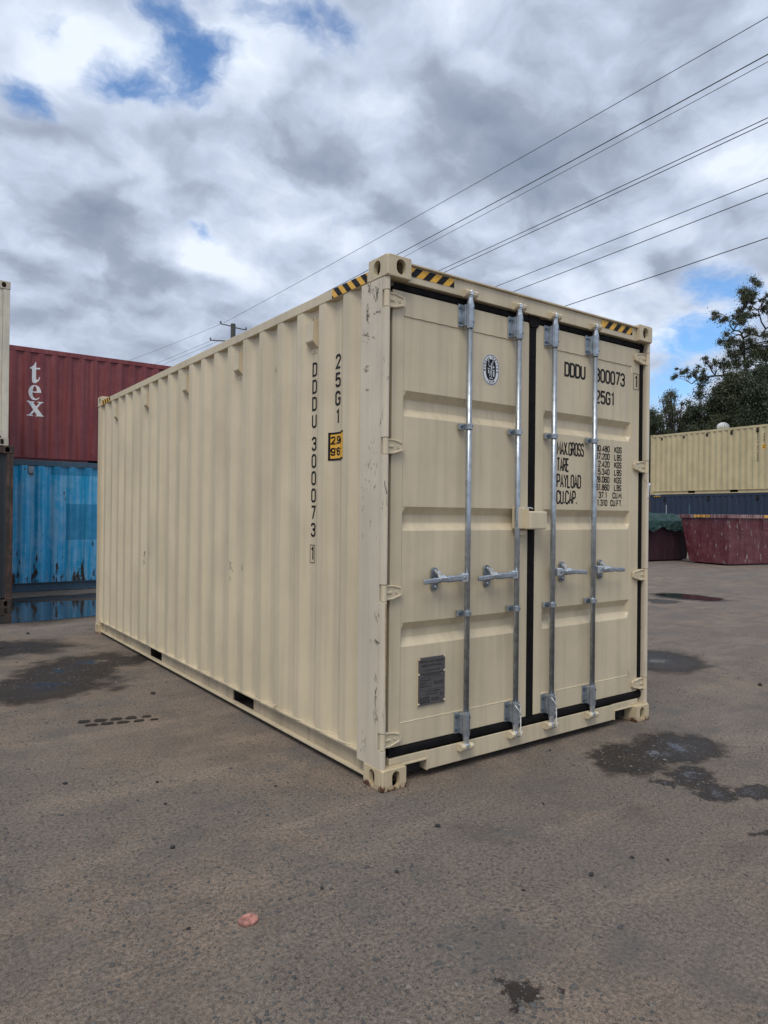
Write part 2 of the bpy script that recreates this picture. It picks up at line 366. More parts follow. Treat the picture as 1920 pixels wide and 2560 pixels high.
G['O'] = G['0']
GW = {'M': .54, 'm': .52, '.': .12, ',': .12, "'": .12, '"': .28, '1': .3, 'I': .4, ' ': .3}
def ribbon(pts, t, closed):
    """quads of a stroke of width t along pts"""
    ded = [pts[0]]
    for p in pts[1:]:
        if math.hypot(p[0] - ded[-1][0], p[1] - ded[-1][1]) > 1e-5: ded.append(p)
    if closed and math.hypot(ded[0][0] - ded[-1][0], ded[0][1] - ded[-1][1]) < 1e-5: ded.pop()
    pts = ded; n = len(pts); P = [Vector(p) for p in pts]; L_, R2 = [], []
    for i in range(n):
        a = P[i - 1] if (closed or i > 0) else None; b = P[(i + 1) % n] if (closed or i < n - 1) else None
        d1 = (P[i] - a).normalized() if a is not None and (P[i] - a).length > 1e-9 else None
        d2 = (b - P[i]).normalized() if b is not None and (b - P[i]).length > 1e-9 else None
        d1 = d1 or d2; d2 = d2 or d1
        n1 = Vector((-d1.y, d1.x)); n2 = Vector((-d2.y, d2.x)); m = n1 + n2
        m = n1 if m.length < 1e-3 else m.normalized()
        k = min(1.7, 1 / max(.35, m.dot(n1)))
        L_.append(P[i] + m * t / 2 * k); R2.append(P[i] - m * t / 2 * k)
    fs = [(i, (i + 1) % n, n + (i + 1) % n, n + i) for i in range(n if closed else n - 1)]
    return L_ + R2, fs
def text2d(s, h, wd, t, gap):
    """strokes of a line: glyph width wd for a full letter; returns verts in (a, b), faces, total width"""
    V, F, x = [], [], 0.0; k = wd / W_
    for ch in s:
        for pts, cl in G.get(ch, []):
            # shrink so that the outer edge of the stroke keeps to the letter height
            q = [(x + p[0] * k, t / 2 + p[1] * (h - t)) for p in pts]
            v, f = ribbon(q, t, cl); o = len(V); V += [tuple(p) for p in v]; F += [tuple(i + o for i in g) for g in f]
        x += GW.get(ch, W_) * k + gap
    return V, F, x - gap
def put_text(mb, s, h, wd, t, gap, fn, align='l'):
    V, F, x = text2d(s, h, wd, t, gap); dx_ = {'l': 0, 'r': -x, 'c': -x / 2}[align]
    mb.add([fn(a + dx_, b) for a, b in V], F)
def hazard(parent, fn, a0, a1, b0, b1, first, step=.096, duty=.5, name='hazard_stripes', eps=.0012):
    """yellow strip with slanted black bars; fn(a, b, lift) gives the point"""
    y = MB(); y.add([fn(a0, b0, 0), fn(a1, b0, 0), fn(a1, b1, 0), fn(a0, b1, 0)], [(0, 1, 2, 3)])
    o = y.build(name, 'yellow', parent)
    h = b1 - b0; a = a0 - h + first
    while a < a1:
        poly = [(a, b0), (a + step * duty, b0), (a + step * duty + h, b1), (a + h, b1)]
        for side, lim in ((1, a0), (-1, a1)):
            out = []
            for i in range(len(poly)):
                p, q = poly[i], poly[(i + 1) % len(poly)]; ip, iq = side * (p[0] - lim) >= 0, side * (q[0] - lim) >= 0
                if ip: out.append(p)
                if ip != iq: u = (lim - p[0]) / (q[0] - p[0]); out.append((lim, p[1] + u * (q[1] - p[1])))
            poly = out
            if len(poly) < 3: break
        if len(poly) >= 3: k = MB(); k.add([fn(p[0], p[1], eps) for p in poly], [tuple(range(len(poly)))]); k.build('black_bar', 'black', o)
        a += step
    return o

# ------------------------------------------------------------------ ground
def ground_material():
    m, t, b = new_mat('worn_gravelly_yard')
    co = t.node('ShaderNodeTexCoord').outputs['Object']
    x, y, z = t.sep(co)
    dist = t.vmath('LENGTH', t.vmath('SUBTRACT', co, (-2.2, -3.0, 0)))
    big = t.noise(co, .55, 5, .6); mid = t.noise(co, 2.6, 6, .62); fin = t.noise(co, 60, 5, .7); grit = t.noise(co, 240, 3, .7)
    band = t.noise(t.scalevec(co, (.35, 1.5, 1), (0, 3, 0)), 1.6, 4, .6)           # tyre-worn bands
    dust = t.mix(t.ramp(mid, .35, .65), (.225, .180, .143, 1), (.148, .122, .102, 1))
    dust = t.mix(t.ramp(big, .38, .62), dust, (.168, .145, .126, 1))
    dust = t.mix(t.ramp(band, .50, .66, 0, .6), dust, (.25, .205, .166, 1))
    fk = t.ramp(fin, .3, .7, .58, 1.40); dust = t.mix(1.0, dust, t.comb(fk, fk, fk), 'MULTIPLY')
    gk = t.ramp(grit, .3, .7, .62, 1.36); dust = t.mix(1.0, dust, t.comb(gk, gk, gk), 'MULTIPLY')
    dust = t.mix(1.0, dust, (1.06, 1.02, .97, 1), 'MULTIPLY')
    # aggregate showing through
    expo = t.ramp(t.noise(co, .8, 5, .66, .4), .40, .60, .05, 1.0)
    cool = t.noise(t.scalevec(co, (1, 1, 1), (3, 9, 0)), 1.9, 7, .7, .3)
    dust = t.mix(t.ramp(cool, .50, .66, 0, .55), dust, (.112, .108, .104, 1))
    dust = t.mix(t.ramp(cool, .46, .34, 0, .40), dust, (.24, .192, .150, 1))
    def agg(scale, lo):
        v = t.node('ShaderNodeTexVoronoi', feature='F1'); v.inputs['Scale'].default_value = scale; v.inputs['Randomness'].default_value = 1.0
        t.put(v.inputs['Vector'], t.vmath('ADD', co, t.vmath('MULTIPLY', t.vmath('SUBTRACT', fincol, (.5, .5, .5)), (.012, .012, 0))))
        cr_, cg_, cb_ = t.sep(v.outputs['Color'])
        size = t.ramp(cg_, 0, 1, .22, .44, False)
        shape = t.ramp(v.outputs['Distance'], t.math('SUBTRACT', size, .07), size, 1.0, 0.0)
        on = t.ramp(t.math('SUBTRACT', t.math('MULTIPLY', cr_, 1.0), t.math('SUBTRACT', lo, t.math('MULTIPLY', expo, .42))), 0.0, .05)
        return t.math('MULTIPLY', shape, on), cb_
    fn_ = t.node('ShaderNodeTexNoise'); t.put(fn_.inputs['Vector'], co); fn_.inputs['Scale'].default_value = 60; fincol = fn_.outputs['Color']
    a1, c1 = agg(70, .92); a2, c2 = agg(120, .86)
    stonecol = lambda c: t.mix(t.ramp(c, .5, .95), (.062, .063, .065, 1), (.19, .168, .14, 1))
    col = t.mix(t.math('MULTIPLY', a2, .75), dust, stonecol(c2))
    col = t.mix(t.math('MULTIPLY', a1, .85), col, stonecol(c1))
    # oil and dirt smudges
    sm = t.noise(t.scalevec(co, (1, 1, 1), (11, 4, 0)), 1.3, 6, .65, .5)
    col = t.mix(t.ramp(sm, .60, .74, 0, .45), col, (.075, .066, .058, 1))
    # damp patches, each with its own outline
    wn = t.node('ShaderNodeTexNoise'); t.put(wn.inputs['Vector'], co); wn.inputs['Scale'].default_value = 2.4; wn.inputs['Detail'].default_value = 7; wn.inputs['Roughness'].default_value = .66
    wc = t.vmath('ADD', co, t.vmath('MULTIPLY', t.vmath('SUBTRACT', wn.outputs['Color'], (.5, .5, .5)), (1.0, 1.0, 0)))
    wn2 = t.node('ShaderNodeTexNoise'); t.put(wn2.inputs['Vector'], co); wn2.inputs['Scale'].default_value = 7; wn2.inputs['Detail'].default_value = 7; wn2.inputs['Roughness'].default_value = .68
    ws = t.vmath('ADD', co, t.vmath('MULTIPLY', t.vmath('SUBTRACT', wn2.outputs['Color'], (.5, .5, .5)), (.42, .42, 0)))
    wet = None
    for (cx, cy, rx, ry, rot, fine_) in WET:
        mp = t.node('ShaderNodeMapping', vector_type='TEXTURE'); t.put(mp.inputs['Vector'], ws if fine_ else wc)
        mp.inputs['Location'].default_value = (cx, cy, 0); mp.inputs['Rotation'].default_value = (0, 0, R(rot)); mp.inputs['Scale'].default_value = (rx, ry, 1)
        d = t.math('SUBTRACT', 1.0, t.vmath('LENGTH', t.vmath('MULTIPLY', mp.outputs[0], (1, 1, 0))))
        wet = d if wet is None else t.math('MAXIMUM', wet, d)
    wetn = t.math('ADD', wet, t.math('MULTIPLY', t.math('SUBTRACT', fin, .5), .8))
    wm = t.ramp(wetn, -.10, .30)
    dk = t.mix(1.0, col, (.135, .118, .110, 1), 'MULTIPLY')
    dk = t.mix(t.math('MULTIPLY', a1, .55), dk, t.mix(1.0, stonecol(c1), (.95, .95, .95, 1), 'MULTIPLY'))
    col = t.mix(t.math('MULTIPLY', wm, .97), col, dk)
    t.put(b.inputs['Base Color'], col)
    t.put(b.inputs['Roughness'], t.math('SUBTRACT', t.math('SUBTRACT', .92, t.math('MULTIPLY', t.ramp(wetn, .05, .5), .38)), t.math('MULTIPLY', t.ramp(wetn, .70, .95), .46)))
    b.inputs['Specular IOR Level'].default_value = .35
    h = t.math('ADD', t.math('MULTIPLY', a1, .8), t.math('ADD', t.math('MULTIPLY', a2, .5), t.math('ADD', t.math('MULTIPLY', fin, .9), t.math('MULTIPLY', grit, .5))))
    bn = t.node('ShaderNodeBump'); bn.inputs['Distance'].default_value = .007; film = t.ramp(wetn, .70, .95); t.put(bn.inputs['Strength'], t.ramp(film, 0, 1, .75, .06))
    t.put(bn.inputs['Height'], h)
    b2 = t.node('ShaderNodeBump'); b2.inputs['Distance'].default_value = .05; t.put(b2.inputs['Strength'], t.ramp(film, 0, 1, .5, .03))
    t.put(b2.inputs['Height'], t.math('ADD', mid, t.math('MULTIPLY', band, .6))); t.put(b2.inputs['Normal'], bn.outputs[0])
    t.put(b.inputs['Normal'], b2.outputs[0])
    return m
WET = [(-1.25, 5.45, .95, .56, 0, 0), (-.42, 4.32, .62, .44, -25, 0), (-1.05, 3.48, .72, .60, 15, 0), (-.75, 3.95, .50, .50, 0, 0), (-.55, 8.6, 2.5, 1.55, 0, 0), (.6, 10.0, 2.2, .45, 0, 0),
       (10.15, 4.25, .55, .85, 0, 0), (9.1, 4.1, .3, .35, 0, 0), (4.40, 1.18, .66, .52, 30, 1), (2.04, -.48, .36, .30, 0, 1), (1.60, -.42, .36, .24, 20, 1), (1.80, -.46, .28, .22, 0, 1),
       (1.62, -.80, .20, .15, 0, 1), (1.50, -1.0, .15, .13, 40, 1), (1.68, -1.12, .17, .10, -20, 1), (1.39, -.78, .06, .05, 0, 1), (1.25, -1.43, .13, .04, -50, 1),
       (-.55, -1.51, .062, .095, -10, 1), (-.45, -1.56, .025, .02, 0, 1), (14.0, 9.0, .35, 1.0, 20, 0)]
M['ground'] = ground_material()
g = MB(); g.add([(-400, -300, 0), (500, -300, 0), (500, 600, 0), (-400, 600, 0)], [(0, 1, 2, 3)])
ground = tag(g.build('ground', 'ground'), kind='structure')

# standing water: thin sheets with ragged shores
def water_material():
    m, t, b = new_mat('muddy_water')
    co = t.node('ShaderNodeTexCoord').outputs['Object']
    b.inputs['Base Color'].default_value = (.030, .027, .024, 1); b.inputs['Roughness'].default_value = .03; b.inputs['IOR'].default_value = 1.45
    b.inputs['Specular IOR Level'].default_value = .5
    bn = t.node('ShaderNodeBump'); bn.inputs['Strength'].default_value = .06; bn.inputs['Distance'].default_value = .01
    t.put(bn.inputs['Height'], t.noise(co, 9, 2)); t.put(b.inputs['Normal'], bn.outputs[0])
    return m
M['water'] = water_material()
def puddle(cx, cy, rx, ry, rot, rag, freq, seed):
    pts = []
    for k in range(160):
        a = 2 * math.pi * k / 160; c, s = math.cos(a), math.sin(a)
        n = mnoise.fractal(Vector((c * freq + seed, s * freq, seed)), 1.0, 2.0, 5)
        q = 1 + rag * n; px, py = rx * q * c, ry * q * s
        pts.append((px * math.cos(R(rot)) - py * math.sin(R(rot)), px * math.sin(R(rot)) + py * math.cos(R(rot))))
    v, f = poly_fill(pts); mb = MB(); mb.add([(p[0], p[1], 0) for p in v], f)
    o = mb.build('puddle', 'water'); o.location = (cx, cy, .004); tag(o, kind='structure'); return o
puddle(-.75, 8.48, 2.3, 1.10, 0, .07, 1.6, 3.1)
puddle(10.2, 4.26, .38, .62, 0, .2, 1.2, 1.7)

# embedded aggregate: far too many to count
def ico():
    bm = bmesh.new(); bmesh.ops.create_icosphere(bm, subdivisions=1, radius=1.0); bm.verts.ensure_lookup_table()
    v = np.array([p.co[:] for p in bm.verts]); f = np.array([[q.index for q in p.verts] for p in bm.faces]); bm.free(); return v, f
IV, IF = ico()
def stone_field(name, P, rad, flat, sink, mat):
    n = len(P); ang = rng.uniform(0, 2 * np.pi, n)
    sc = rng.uniform(.6, 1.35, (n, 3)) * rad[:, None]; sc[:, 2] *= flat
    jit = 1 + rng.uniform(-.22, .22, (n, len(IV), 1))
    v = IV[None] * jit * sc[:, None]
    c, s = np.cos(ang)[:, None], np.sin(ang)[:, None]
    x = v[..., 0] * c - v[..., 1] * s; y = v[..., 0] * s + v[..., 1] * c
    v = np.stack([x + P[:, None, 0], y + P[:, None, 1], v[..., 2] + (sc[:, 2] * sink)[:, None]], -1).reshape(-1, 3)
    f = (IF[None] + (np.arange(n) * len(IV))[:, None, None]).reshape(-1, 3)
    me = bpy.data.meshes.new(name); me.from_pydata(v.tolist(), [], f.tolist()); me.materials.append(mat)
    o = bpy.data.objects.new(name, me); link(o); return o
def pebble_mat():
    m, t, b = new_mat('embedded_aggregate')
    rnd = t.node('ShaderNodeNewGeometry').outputs['Random Per Island']
    cr2 = t.node('ShaderNodeValToRGB'); e2 = cr2.color_ramp.elements
    e2[0].color = (.062, .062, .062, 1); e2[1].color = (.21, .19, .165, 1); e2[1].position = 1.0
    q = e2.new(.5); q.color = (.095, .092, .088, 1); q = e2.new(.8); q.color = (.13, .118, .10, 1)
    t.put(cr2.inputs[0], rnd); t.put(b.inputs['Base Color'], cr2.outputs[0]); b.inputs['Roughness'].default_value = .8
    return m
fwd = np.array([.5877, .8091]); rgt = np.array([.8090, -.5877])
N = 42000
dep = 1.7 + 8.0 * rng.random(N) ** 1.7; lat = (rng.random(N) * 2 - 1) * (dep * .62 + .3)
P = np.array([-2.2, -3.018]) + dep[:, None] * fwd + lat[:, None] * rgt
keep = np.array([(mnoise.noise(Vector((p[0] * .9, p[1] * .9, 4.0))) + .35 * mnoise.noise(Vector((p[0] * 3.1, p[1] * 3.1, 1.0)))) > -.12 + .5 * (random.random() - .5) for p in P])
inside = (P[:, 0] > -.02) & (P[:, 0] < 2.46) & (P[:, 1] > -.02) & (P[:, 1] < 6.1)
P = P[keep & ~inside]
rad = np.clip(rng.lognormal(math.log(.0041), .40, len(P)), .002, .011)
tag(stone_field('gravel', P, rad, .55, .05, pebble_mat()), 'fine grey and tan aggregate worn into the yard surface', 'gravel', kind='stuff')

# loose stones big enough to count
st_me = []
for k in range(3):
    bm = bmesh.new(); bmesh.ops.create_icosphere(bm, subdivisions=2, radius=1.0)
    for v in bm.verts: v.co *= 1 + .35 * mnoise.noise(v.co * 1.3 + Vector((k * 5, 0, 0))); v.co.z *= .62
    me = bpy.data.meshes.new('loose_stone'); bm.to_mesh(me); bm.free(); me.materials.append(M['stone']); st_me.append(me)
for i, (x, y, s) in enumerate([(-.01, -.47, .019), (-.43, -.70, .013), (.22, -1.18, .017), (.49, -1.19, .014), (.61, -.58, .010), (-.10, -1.10, .010), (.60, -1.29, .010), (-1.35, 1.09, .016), (-.93, .83, .014),
                               (-1.12, .04, .016), (-.75, -.63, .012), (-1.28, -.59, .011), (-.42, .41, .012), (-.99, .52, .012), (-.70, 6.35, .03), (4.2, .05, .03), (3.2, -.52, .02), (1.28, -.05, .012), (-.35, 2.72, .028)]):
    o = inst(st_me[i % 3], 'loose_stone', None, (x, y, s * .32), (0, 0, i * 1.7), scale=(s * .75, s * .6, s * .75))
    tag(o, 'small dark loose stone lying on the bare yard ground', 'stone', 'loose stones on the yard')

# damp tread print, flattened disc
tm = MB(); a = Vector((-1.06, 2.20)); d = Vector((.96, -.27)).normalized(); nrm = Vector((-d.y, d.x))
for i in range(5):
    for row in (0, 1):
        c = a + d * (.055 + .105 * i + .05 * row) + nrm * (.045 - .095 * row); k = (1.0, 1.0, .95, .9, .7)[i]
        pts = []
        for (p, q) in ((-.045, -.02), (-.02, -.04), (.03, -.036), (.048, .0), (.03, .036), (-.03, .038)):
            v = c + d * (p * k + random.uniform(-.006, .006)) + nrm * (q * k * (1 if row == 0 else .8) + random.uniform(-.005, .005)); pts.append((v.x, v.y, .004))
        tm.add(pts, [tuple(range(6))])
tm.build('tread_mark', 'treadwet', ground)
dm = MB(); prof = [(0.001, .012), (.020, .011), (.027, .013), (.034, .011), (.040, .006), (.041, .0)]
dm.lathe(prof[::-1], (0, 0, 0), 24)
disc = dm.build('plastic_lid', 'disc', smooth=True); disc.location = (-1.085, -.668, .002); disc.rotation_euler = (R(4), R(-3), 0); disc.scale = (.92, .78, 1)
tag(disc, 'small round flattened pink plastic lid lying on the ground', 'lid')

# ------------------------------------------------------------------ container building blocks
PITCH = .278
def corr_depth(y, y0, depth=.036):
    """depth behind the outer face; y0 = low edge of one outer flat"""
    u = (y - y0) % PITCH
    if u < .073: return 0.0
    if u < .139: return depth * (u - .073) / .066
    if u < .212: return depth
    return depth * (1 - (u - .212) / .066)
def corr_profile(a, b, y0, depth=.036, ch=.006):
    ks = []
    k = math.floor((a - y0) / PITCH) - 1
    while y0 + k * PITCH < b + PITCH:
        base = y0 + k * PITCH
        for c in (0, .073, .139, .212): ks += [base + c - ch, base + c + ch]
        k += 1
    ys = [a] + [y for y in ks if a + .002 < y < b - .002] + [b]
    return [(y, corr_depth(y, y0, depth)) for y in ys]
def casting_mesh(name, mat, sx, sy, w_=.162, l_=.178, h_=.118, shield=False):
    """hollow corner casting with openings in its end face (y=0) and side face (x=0); mirrored by sx, sy"""
    bm = bmesh.new(); ins = .014
    def V(p): return bm.verts.new((p[0] * sx, p[1] * sy, p[2]))
    cache = {}
    def v(p):
        k = tuple(round(c, 5) for c in p)
        if k not in cache: cache[k] = V(p)
        return cache[k]
    def holed(fn, A, B, hole, normal_in, depth=.028):
        o = [(0, 0), (A, 0), (A, B), (0, B)]; i_ = [(ins, ins), (A - ins, ins), (A - ins, B - ins), (ins, B - ins)]
        for k in range(4): bm.faces.new([v(fn(*o[k])), v(fn(*o[(k + 1) % 4])), v(fn(*i_[(k + 1) % 4])), v(fn(*i_[k]))])
        pts, tri = poly_fill(i_, [hole])
        for f in tri: bm.faces.new([v(fn(*pts[q])) for q in f])
        n = len(hole)
        for k in range(n):
            p, q = fn(*hole[k]), fn(*hole[(k + 1) % n]); p2 = tuple(p[j] + normal_in[j] * depth for j in range(3)); q2 = tuple(q[j] + normal_in[j] * depth for j in range(3))
            bm.faces.new([v(p), v(q), v(q2), v(p2)])
    hw, hh = (.064, .084) if shield else (.052, .088)
    holed(lambda a, b: (a, 0, b), w_, h_, stadium(.092, h_ / 2, hw, hh), (0, 1, 0))
    holed(lambda a, b: (0, a, b), l_, h_, stadium(.098, h_ / 2, hw, hh), (1, 0, 0))
    for q in ([(w_, 0, 0), (w_, l_, 0), (w_, l_, h_), (w_, 0, h_)], [(0, l_, 0), (w_, l_, 0), (w_, l_, h_), (0, l_, h_)], [(0, 0, 0), (w_, 0, 0), (w_, l_, 0), (0, l_, 0)], [(0, 0, h_), (w_, 0, h_), (w_, l_, h_), (0, l_, h_)]):
        bm.faces.new([v(p) for p in q])
    bmesh.ops.recalc_face_normals(bm, faces=bm.faces)
    def hull(e, want):
        a, b = [(q.co.x * sx, q.co.y * sy, q.co.z) for q in e.verts]
        def on(c, lim): return abs(c) < 1e-5 or abs(c - lim) < 1e-5
        same = [abs(a[k] - b[k]) < 1e-5 and on(a[k], (w_, l_, h_)[k]) for k in range(3)]
        main = same[0] and same[1] and abs(a[0]) < 1e-5 and abs(a[1]) < 1e-5
        return sum(same) == 2 and (main if want == 'main' else not main)
    m1 = [e for e in bm.edges if hull(e, 'main')]; 
    bmesh.ops.bevel(bm, geom=m1, offset=.016, segments=4, affect='EDGES', profile=.5)
    m2 = [e for e in bm.edges if e.calc_face_angle(0) > R(60) and any(abs(q.co.z - z) < 1e-4 for z in (0, h_) for q in e.verts) and len({round(q.co.z, 4) for q in e.verts}) == 1]
    try: bmesh.ops.bevel(bm, geom=m2, offset=.005, segments=2, affect='EDGES', profile=.5)
    except Exception: pass
    me = bpy.data.meshes.new(name); bm.to_mesh(me); bm.free(); me.materials.append(M[mat]); return me
def inner_core(root, x0, x1, y0, y1, z0, z1): pass

def shell(root, L, W, H, paint_, cast, rail=None, low=.036, rt=.052, phase=.374, end_paint=None, side_end=None, front=True, post='', roofmat=None, far_end=True):
    """castings, posts, rails, corrugated sides, ends, roof and floor in local metres: x across, y along"""
    rail = rail or paint_; post = post or rail; a0 = side_end or .243
    for iz, z in enumerate((0.0, H - .118)):
        cm = cast[iz] if isinstance(cast, tuple) else cast
        for sx, x in ((1, 0.0), (-1, W)):
            for sy, y in ((1, 0.0), (-1, L)):
                inst(casting_mesh('corner_casting', cm, sx, sy, shield=(iz == 1)), 'corner_casting', root, (x, y, z))
    for x, s in ((0, 1), (W, -1)):
        # posts at the far end; the near end may be built apart
        ends = [L] + ([0.0] if front else [])
        for y in ends:
            t = 1 if y == 0 else -1
            mb = MB(); mb.prism([(x + s * .006, y + t * .006), (x + s * .10, y + t * .006), (x + s * .10, y + t * .06), (x + s * .06, y + t * .06), (x + s * .06, y + t * .15), (x + s * .006, y + t * .15)], 2, .1185, H - .1185)
            mb.build('corner_post', post, root, bevel=.006)
        # corrugated side
        lo, hi = (a0 if not front else .15), L - .15
        if not front: hi = L - .15
        prof = corr_profile(lo, hi, phase)
        mb = MB(); n = len(prof)
        zs = (.166, H - .108)
        mb.add([(x + s * (.006 + d), y, z) for z in zs for (y, d) in prof], [(i, i + 1, n + i + 1, n + i) for i in range(n - 1)])
        mb.build('side_panel', paint_ if x == 0 or end_paint is None else paint_, root)
        # top rail
        MB().box(min(x + s * .003, x + s * .063), max(x + s * .003, x + s * .063), .1785, L - .1785, H - .113, H - rt).build('top_rail', rail, root, bevel=.004)
        # bottom rail: web between the fork pockets, flanges above and below
        for (p, q) in RAIL_SPANS(L):
            MB().box(min(x + s * .052, x + s * .058), max(x + s * .052, x + s * .058), p, q, .046, .154).build('bottom_rail', 'beige_rail_shaded' if rail == 'beige' else rail, root)
        MB().box(min(x + s * .004, x + s * .060), max(x + s * .004, x + s * .060), .1785, L - .1785, .155, .165).build('rail_flange', rail, root)
        MB().box(min(x + s * .014, x + s * .060), max(x + s * .014, x + s * .060), .1785, L - .1785, low, .045).build('rail_flange', rail, root)
    for (p, q) in POCKETS(L):
        for y_ in (p - .005, q): MB().box(.0585, W - .0585, y_, y_ + .005, .046, .150).build('fork_pocket', 'dark', root)  # near-black walls: shade of the unlit pocket put into the colour
    fb = MB(); fb.box(.064, W - .064, .10, L - .10, .151, .163)
    for (p, q) in RAIL_SPANS(L): fb.box(.064, W - .064, p + .01, q - .01, low + .002, .1505)
    fb.build('floor', 'dark', root)
    # roof, corrugated across
    prof = corr_profile(.18, L - .18, .3, .02); n = len(prof); mb = MB()
    mb.add([(xx, y, H - .035 - d) for xx in (.06, W - .06) for (y, d) in prof], [(i, i + 1, n + i + 1, n + i) for i in range(n - 1)])
    mb.box(.063, W - .063, .178, .19, H - .1, H - .034); mb.box(.063, W - .063, L - .19, L - .178, H - .1, H - .034)
    mb.build('roof', roofmat or paint_, root)
    # closed ends
    for y, t in (((L, -1),) if not front else ((L, -1), (0.0, 1))):
        prof = corr_profile(.10, W - .10, .15, .03); n = len(prof); mb = MB()
        mb.add([(x, y + t * (.02 + d), z) for z in (.14, H - .1) for (x, d) in prof], [(i, i + 1, n + i + 1, n + i) for i in range(n - 1)])
        mb.build('end_panel', end_paint or paint_, root)
        MB().box(.163, W - .163, min(y + t * .012, y + t * .07), max(y + t * .012, y + t * .07), H - .11, H - .02).build('header', rail, root, bevel=.004)
        MB().box(.163, W - .163, min(y + t * .012, y + t * .07), max(y + t * .012, y + t * .07), .03, .15).build('sill', rail, root, bevel=.004)
def POCKETS(L):
    if abs(L - 6.058) > .1: return []
    return [(1.68, 2.04), (L - 2.34, L - 1.99)]
def RAIL_SPANS(L):
    s = [.1785]
    for p, q in POCKETS(L): s += [p, q]
    s.append(L - .1785); return [(s[i], s[i + 1]) for i in range(0, len(s), 2)]
def vent_mesh(mat):
    mb = MB()   # louvred cover: local x outwards is -x, y along, z up; origin at its back centre
    pr = [(0, .085), (-.030, .075), (-.034, -.045), (-.004, -.085), (0, -.085)]
    mb.prism([(p[0], p[1]) for p in pr], 1, -.034, .034) if False else None
    n = len(pr); vs = [(p[0] * 1.3, yy, p[1]) for yy in (-.045, .045) for p in pr]
    mb.add(vs, [(i, (i + 1) % n, n + (i + 1) % n, n + i) for i in range(n)] + [tuple(range(n)), tuple(range(n, 2 * n))])
    mb.box(-.003, 0, -.03, .03, .085, .118); mb.box(-.003, 0, -.03, .03, -.115, -.085)
    for yy in (-.018, .018): mb.tube([(-.003, yy, .102), (-.010, yy, .102)], .007, 6)
    mb.tube([(-.003, 0, -.10), (-.010, 0, -.10)], .007, 6)
    for k in range(6):
        f = .15 + .7 * k / 5; mb.box(1.3 * (-.034 + .030 * f) - .004, 1.3 * (-.034 + .030 * f), -.038, .038, -.045 - .040 * f - .001, -.045 - .040 * f + .0015)
    return mb.mesh('vent', mat)
def side_fn(phase, lift, y_of, z0):
    """maps text (a, b) onto the corrugated face at x=0; a runs towards the near end"""
    return lambda a, b: (.006 + corr_depth(y_of - a, phase) - lift, y_of - a, z0 + b)
def column_text(root, s, yc, ztop, h, wd, t, pitch, phase, mat='black', skip=None, name='stencil_marking'):
    mb = MB(); z = ztop
    for ch in s:
        if ch == ' ': z -= skip; continue
        x = .006 + corr_depth(yc, phase) - .002
        put_text(mb, ch, h, wd, t, .02, lambda a, b, z=z: (x, yc - a, z - h + b), 'c'); z -= pitch
    return mb.build(name, mat, root), z
def profile_patch(name, mat, root, ya, yb, za, zb, phase, lift=.0015):
    prof = corr_profile(ya, yb, phase); n = len(prof); mb = MB()
    mb.add([(.006 + d - lift, y, z) for z in (za, zb) for (y, d) in prof], [(i, i + 1, n + i + 1, n + i) for i in range(n - 1)])
    return mb.build(name, mat, root)

# ------------------------------------------------------------------ the new beige container
CL, CW, CH = 6.058, 2.438, 2.896
PH = .374
main = empty('shipping_container', (0, 0, 0))
tag(main, 'clean beige high-cube shipping container with closed doors in the foreground', 'container')
shell(main, CL, CW, CH, 'beige_side', ('beige_cast_low', 'beige_cast'), rail='beige', phase=PH, front=False, post='beige')
vm = vent_mesh('beige')
for k in range(5): inst(vm, 'vent', main, (.006 + .036, .832 + 1.112 * k, 2.625))
MB().tube([(.0, 1.235, .172), (-.012, 1.235, .178), (-.014, 1.235, .19), (-.004, 1.235, .197), (.008, 1.235, .192)], .004, 6).build('lashing_ring', 'beige', main)
# weld line along the foot of the side sheet
prof = corr_profile(.244, CL - .15, PH); mb = MB()
mb.tube([(.003 + d, y, .168 + .0025 * mnoise.noise(Vector((y * 9, 0, 0)))) for y, d in prof], .0042, 5); mb.build('weld_bead', 'beige', main, smooth=True)

# side markings
column_text(main, 'DDDU 300073', .828, 2.452, .090, .044, .0135, .1090, PH, skip=.036)
mb = MB(); x = .042 - .002
put_text(mb, '1', .090, .05, .0135, .01, lambda a, b: (x, .835 - a, 1.194 + b), 'c')
put_text_box = [(.862, 1.181), (.806, 1.181), (.806, 1.293), (.862, 1.293)]
v, f = ribbon(put_text_box, .004, True); mb.add([(x, p[0], p[1]) for p in v], f); mb.build('check_digit', 'black', main)
column_text(main, '25G1', .550, 2.456, .090, .044, .0145, .111, PH)
yel = profile_patch('height_sign', 'yellow', main, .435, .622, 1.815, 1.985, PH, .002)
for nm, q in (('t', (.435, .622, 1.973, 1.985)), ('b', (.435, .622, 1.815, 1.827)), ('l', (.608, .622, 1.815, 1.985))):
    profile_patch('sign_border', 'black', yel, *q, PH, .0032)
mb = MB()
for s, z0 in (('2,9m', 1.912), ("9'6\"", 1.843)): put_text(mb, s, .050, .026, .0105, .010, side_fn(PH, .0034, .602, z0))
mb.build('sign_lettering', 'black', yel)
top = lambda a, b, lift: (.003 - .0015 - lift, a, b)
hazard(main, top, .195, .565, CH - .111, CH - .056, .02)
hazard(main, top, CL - .565, CL - .195, CH - .111, CH - .056, .02)

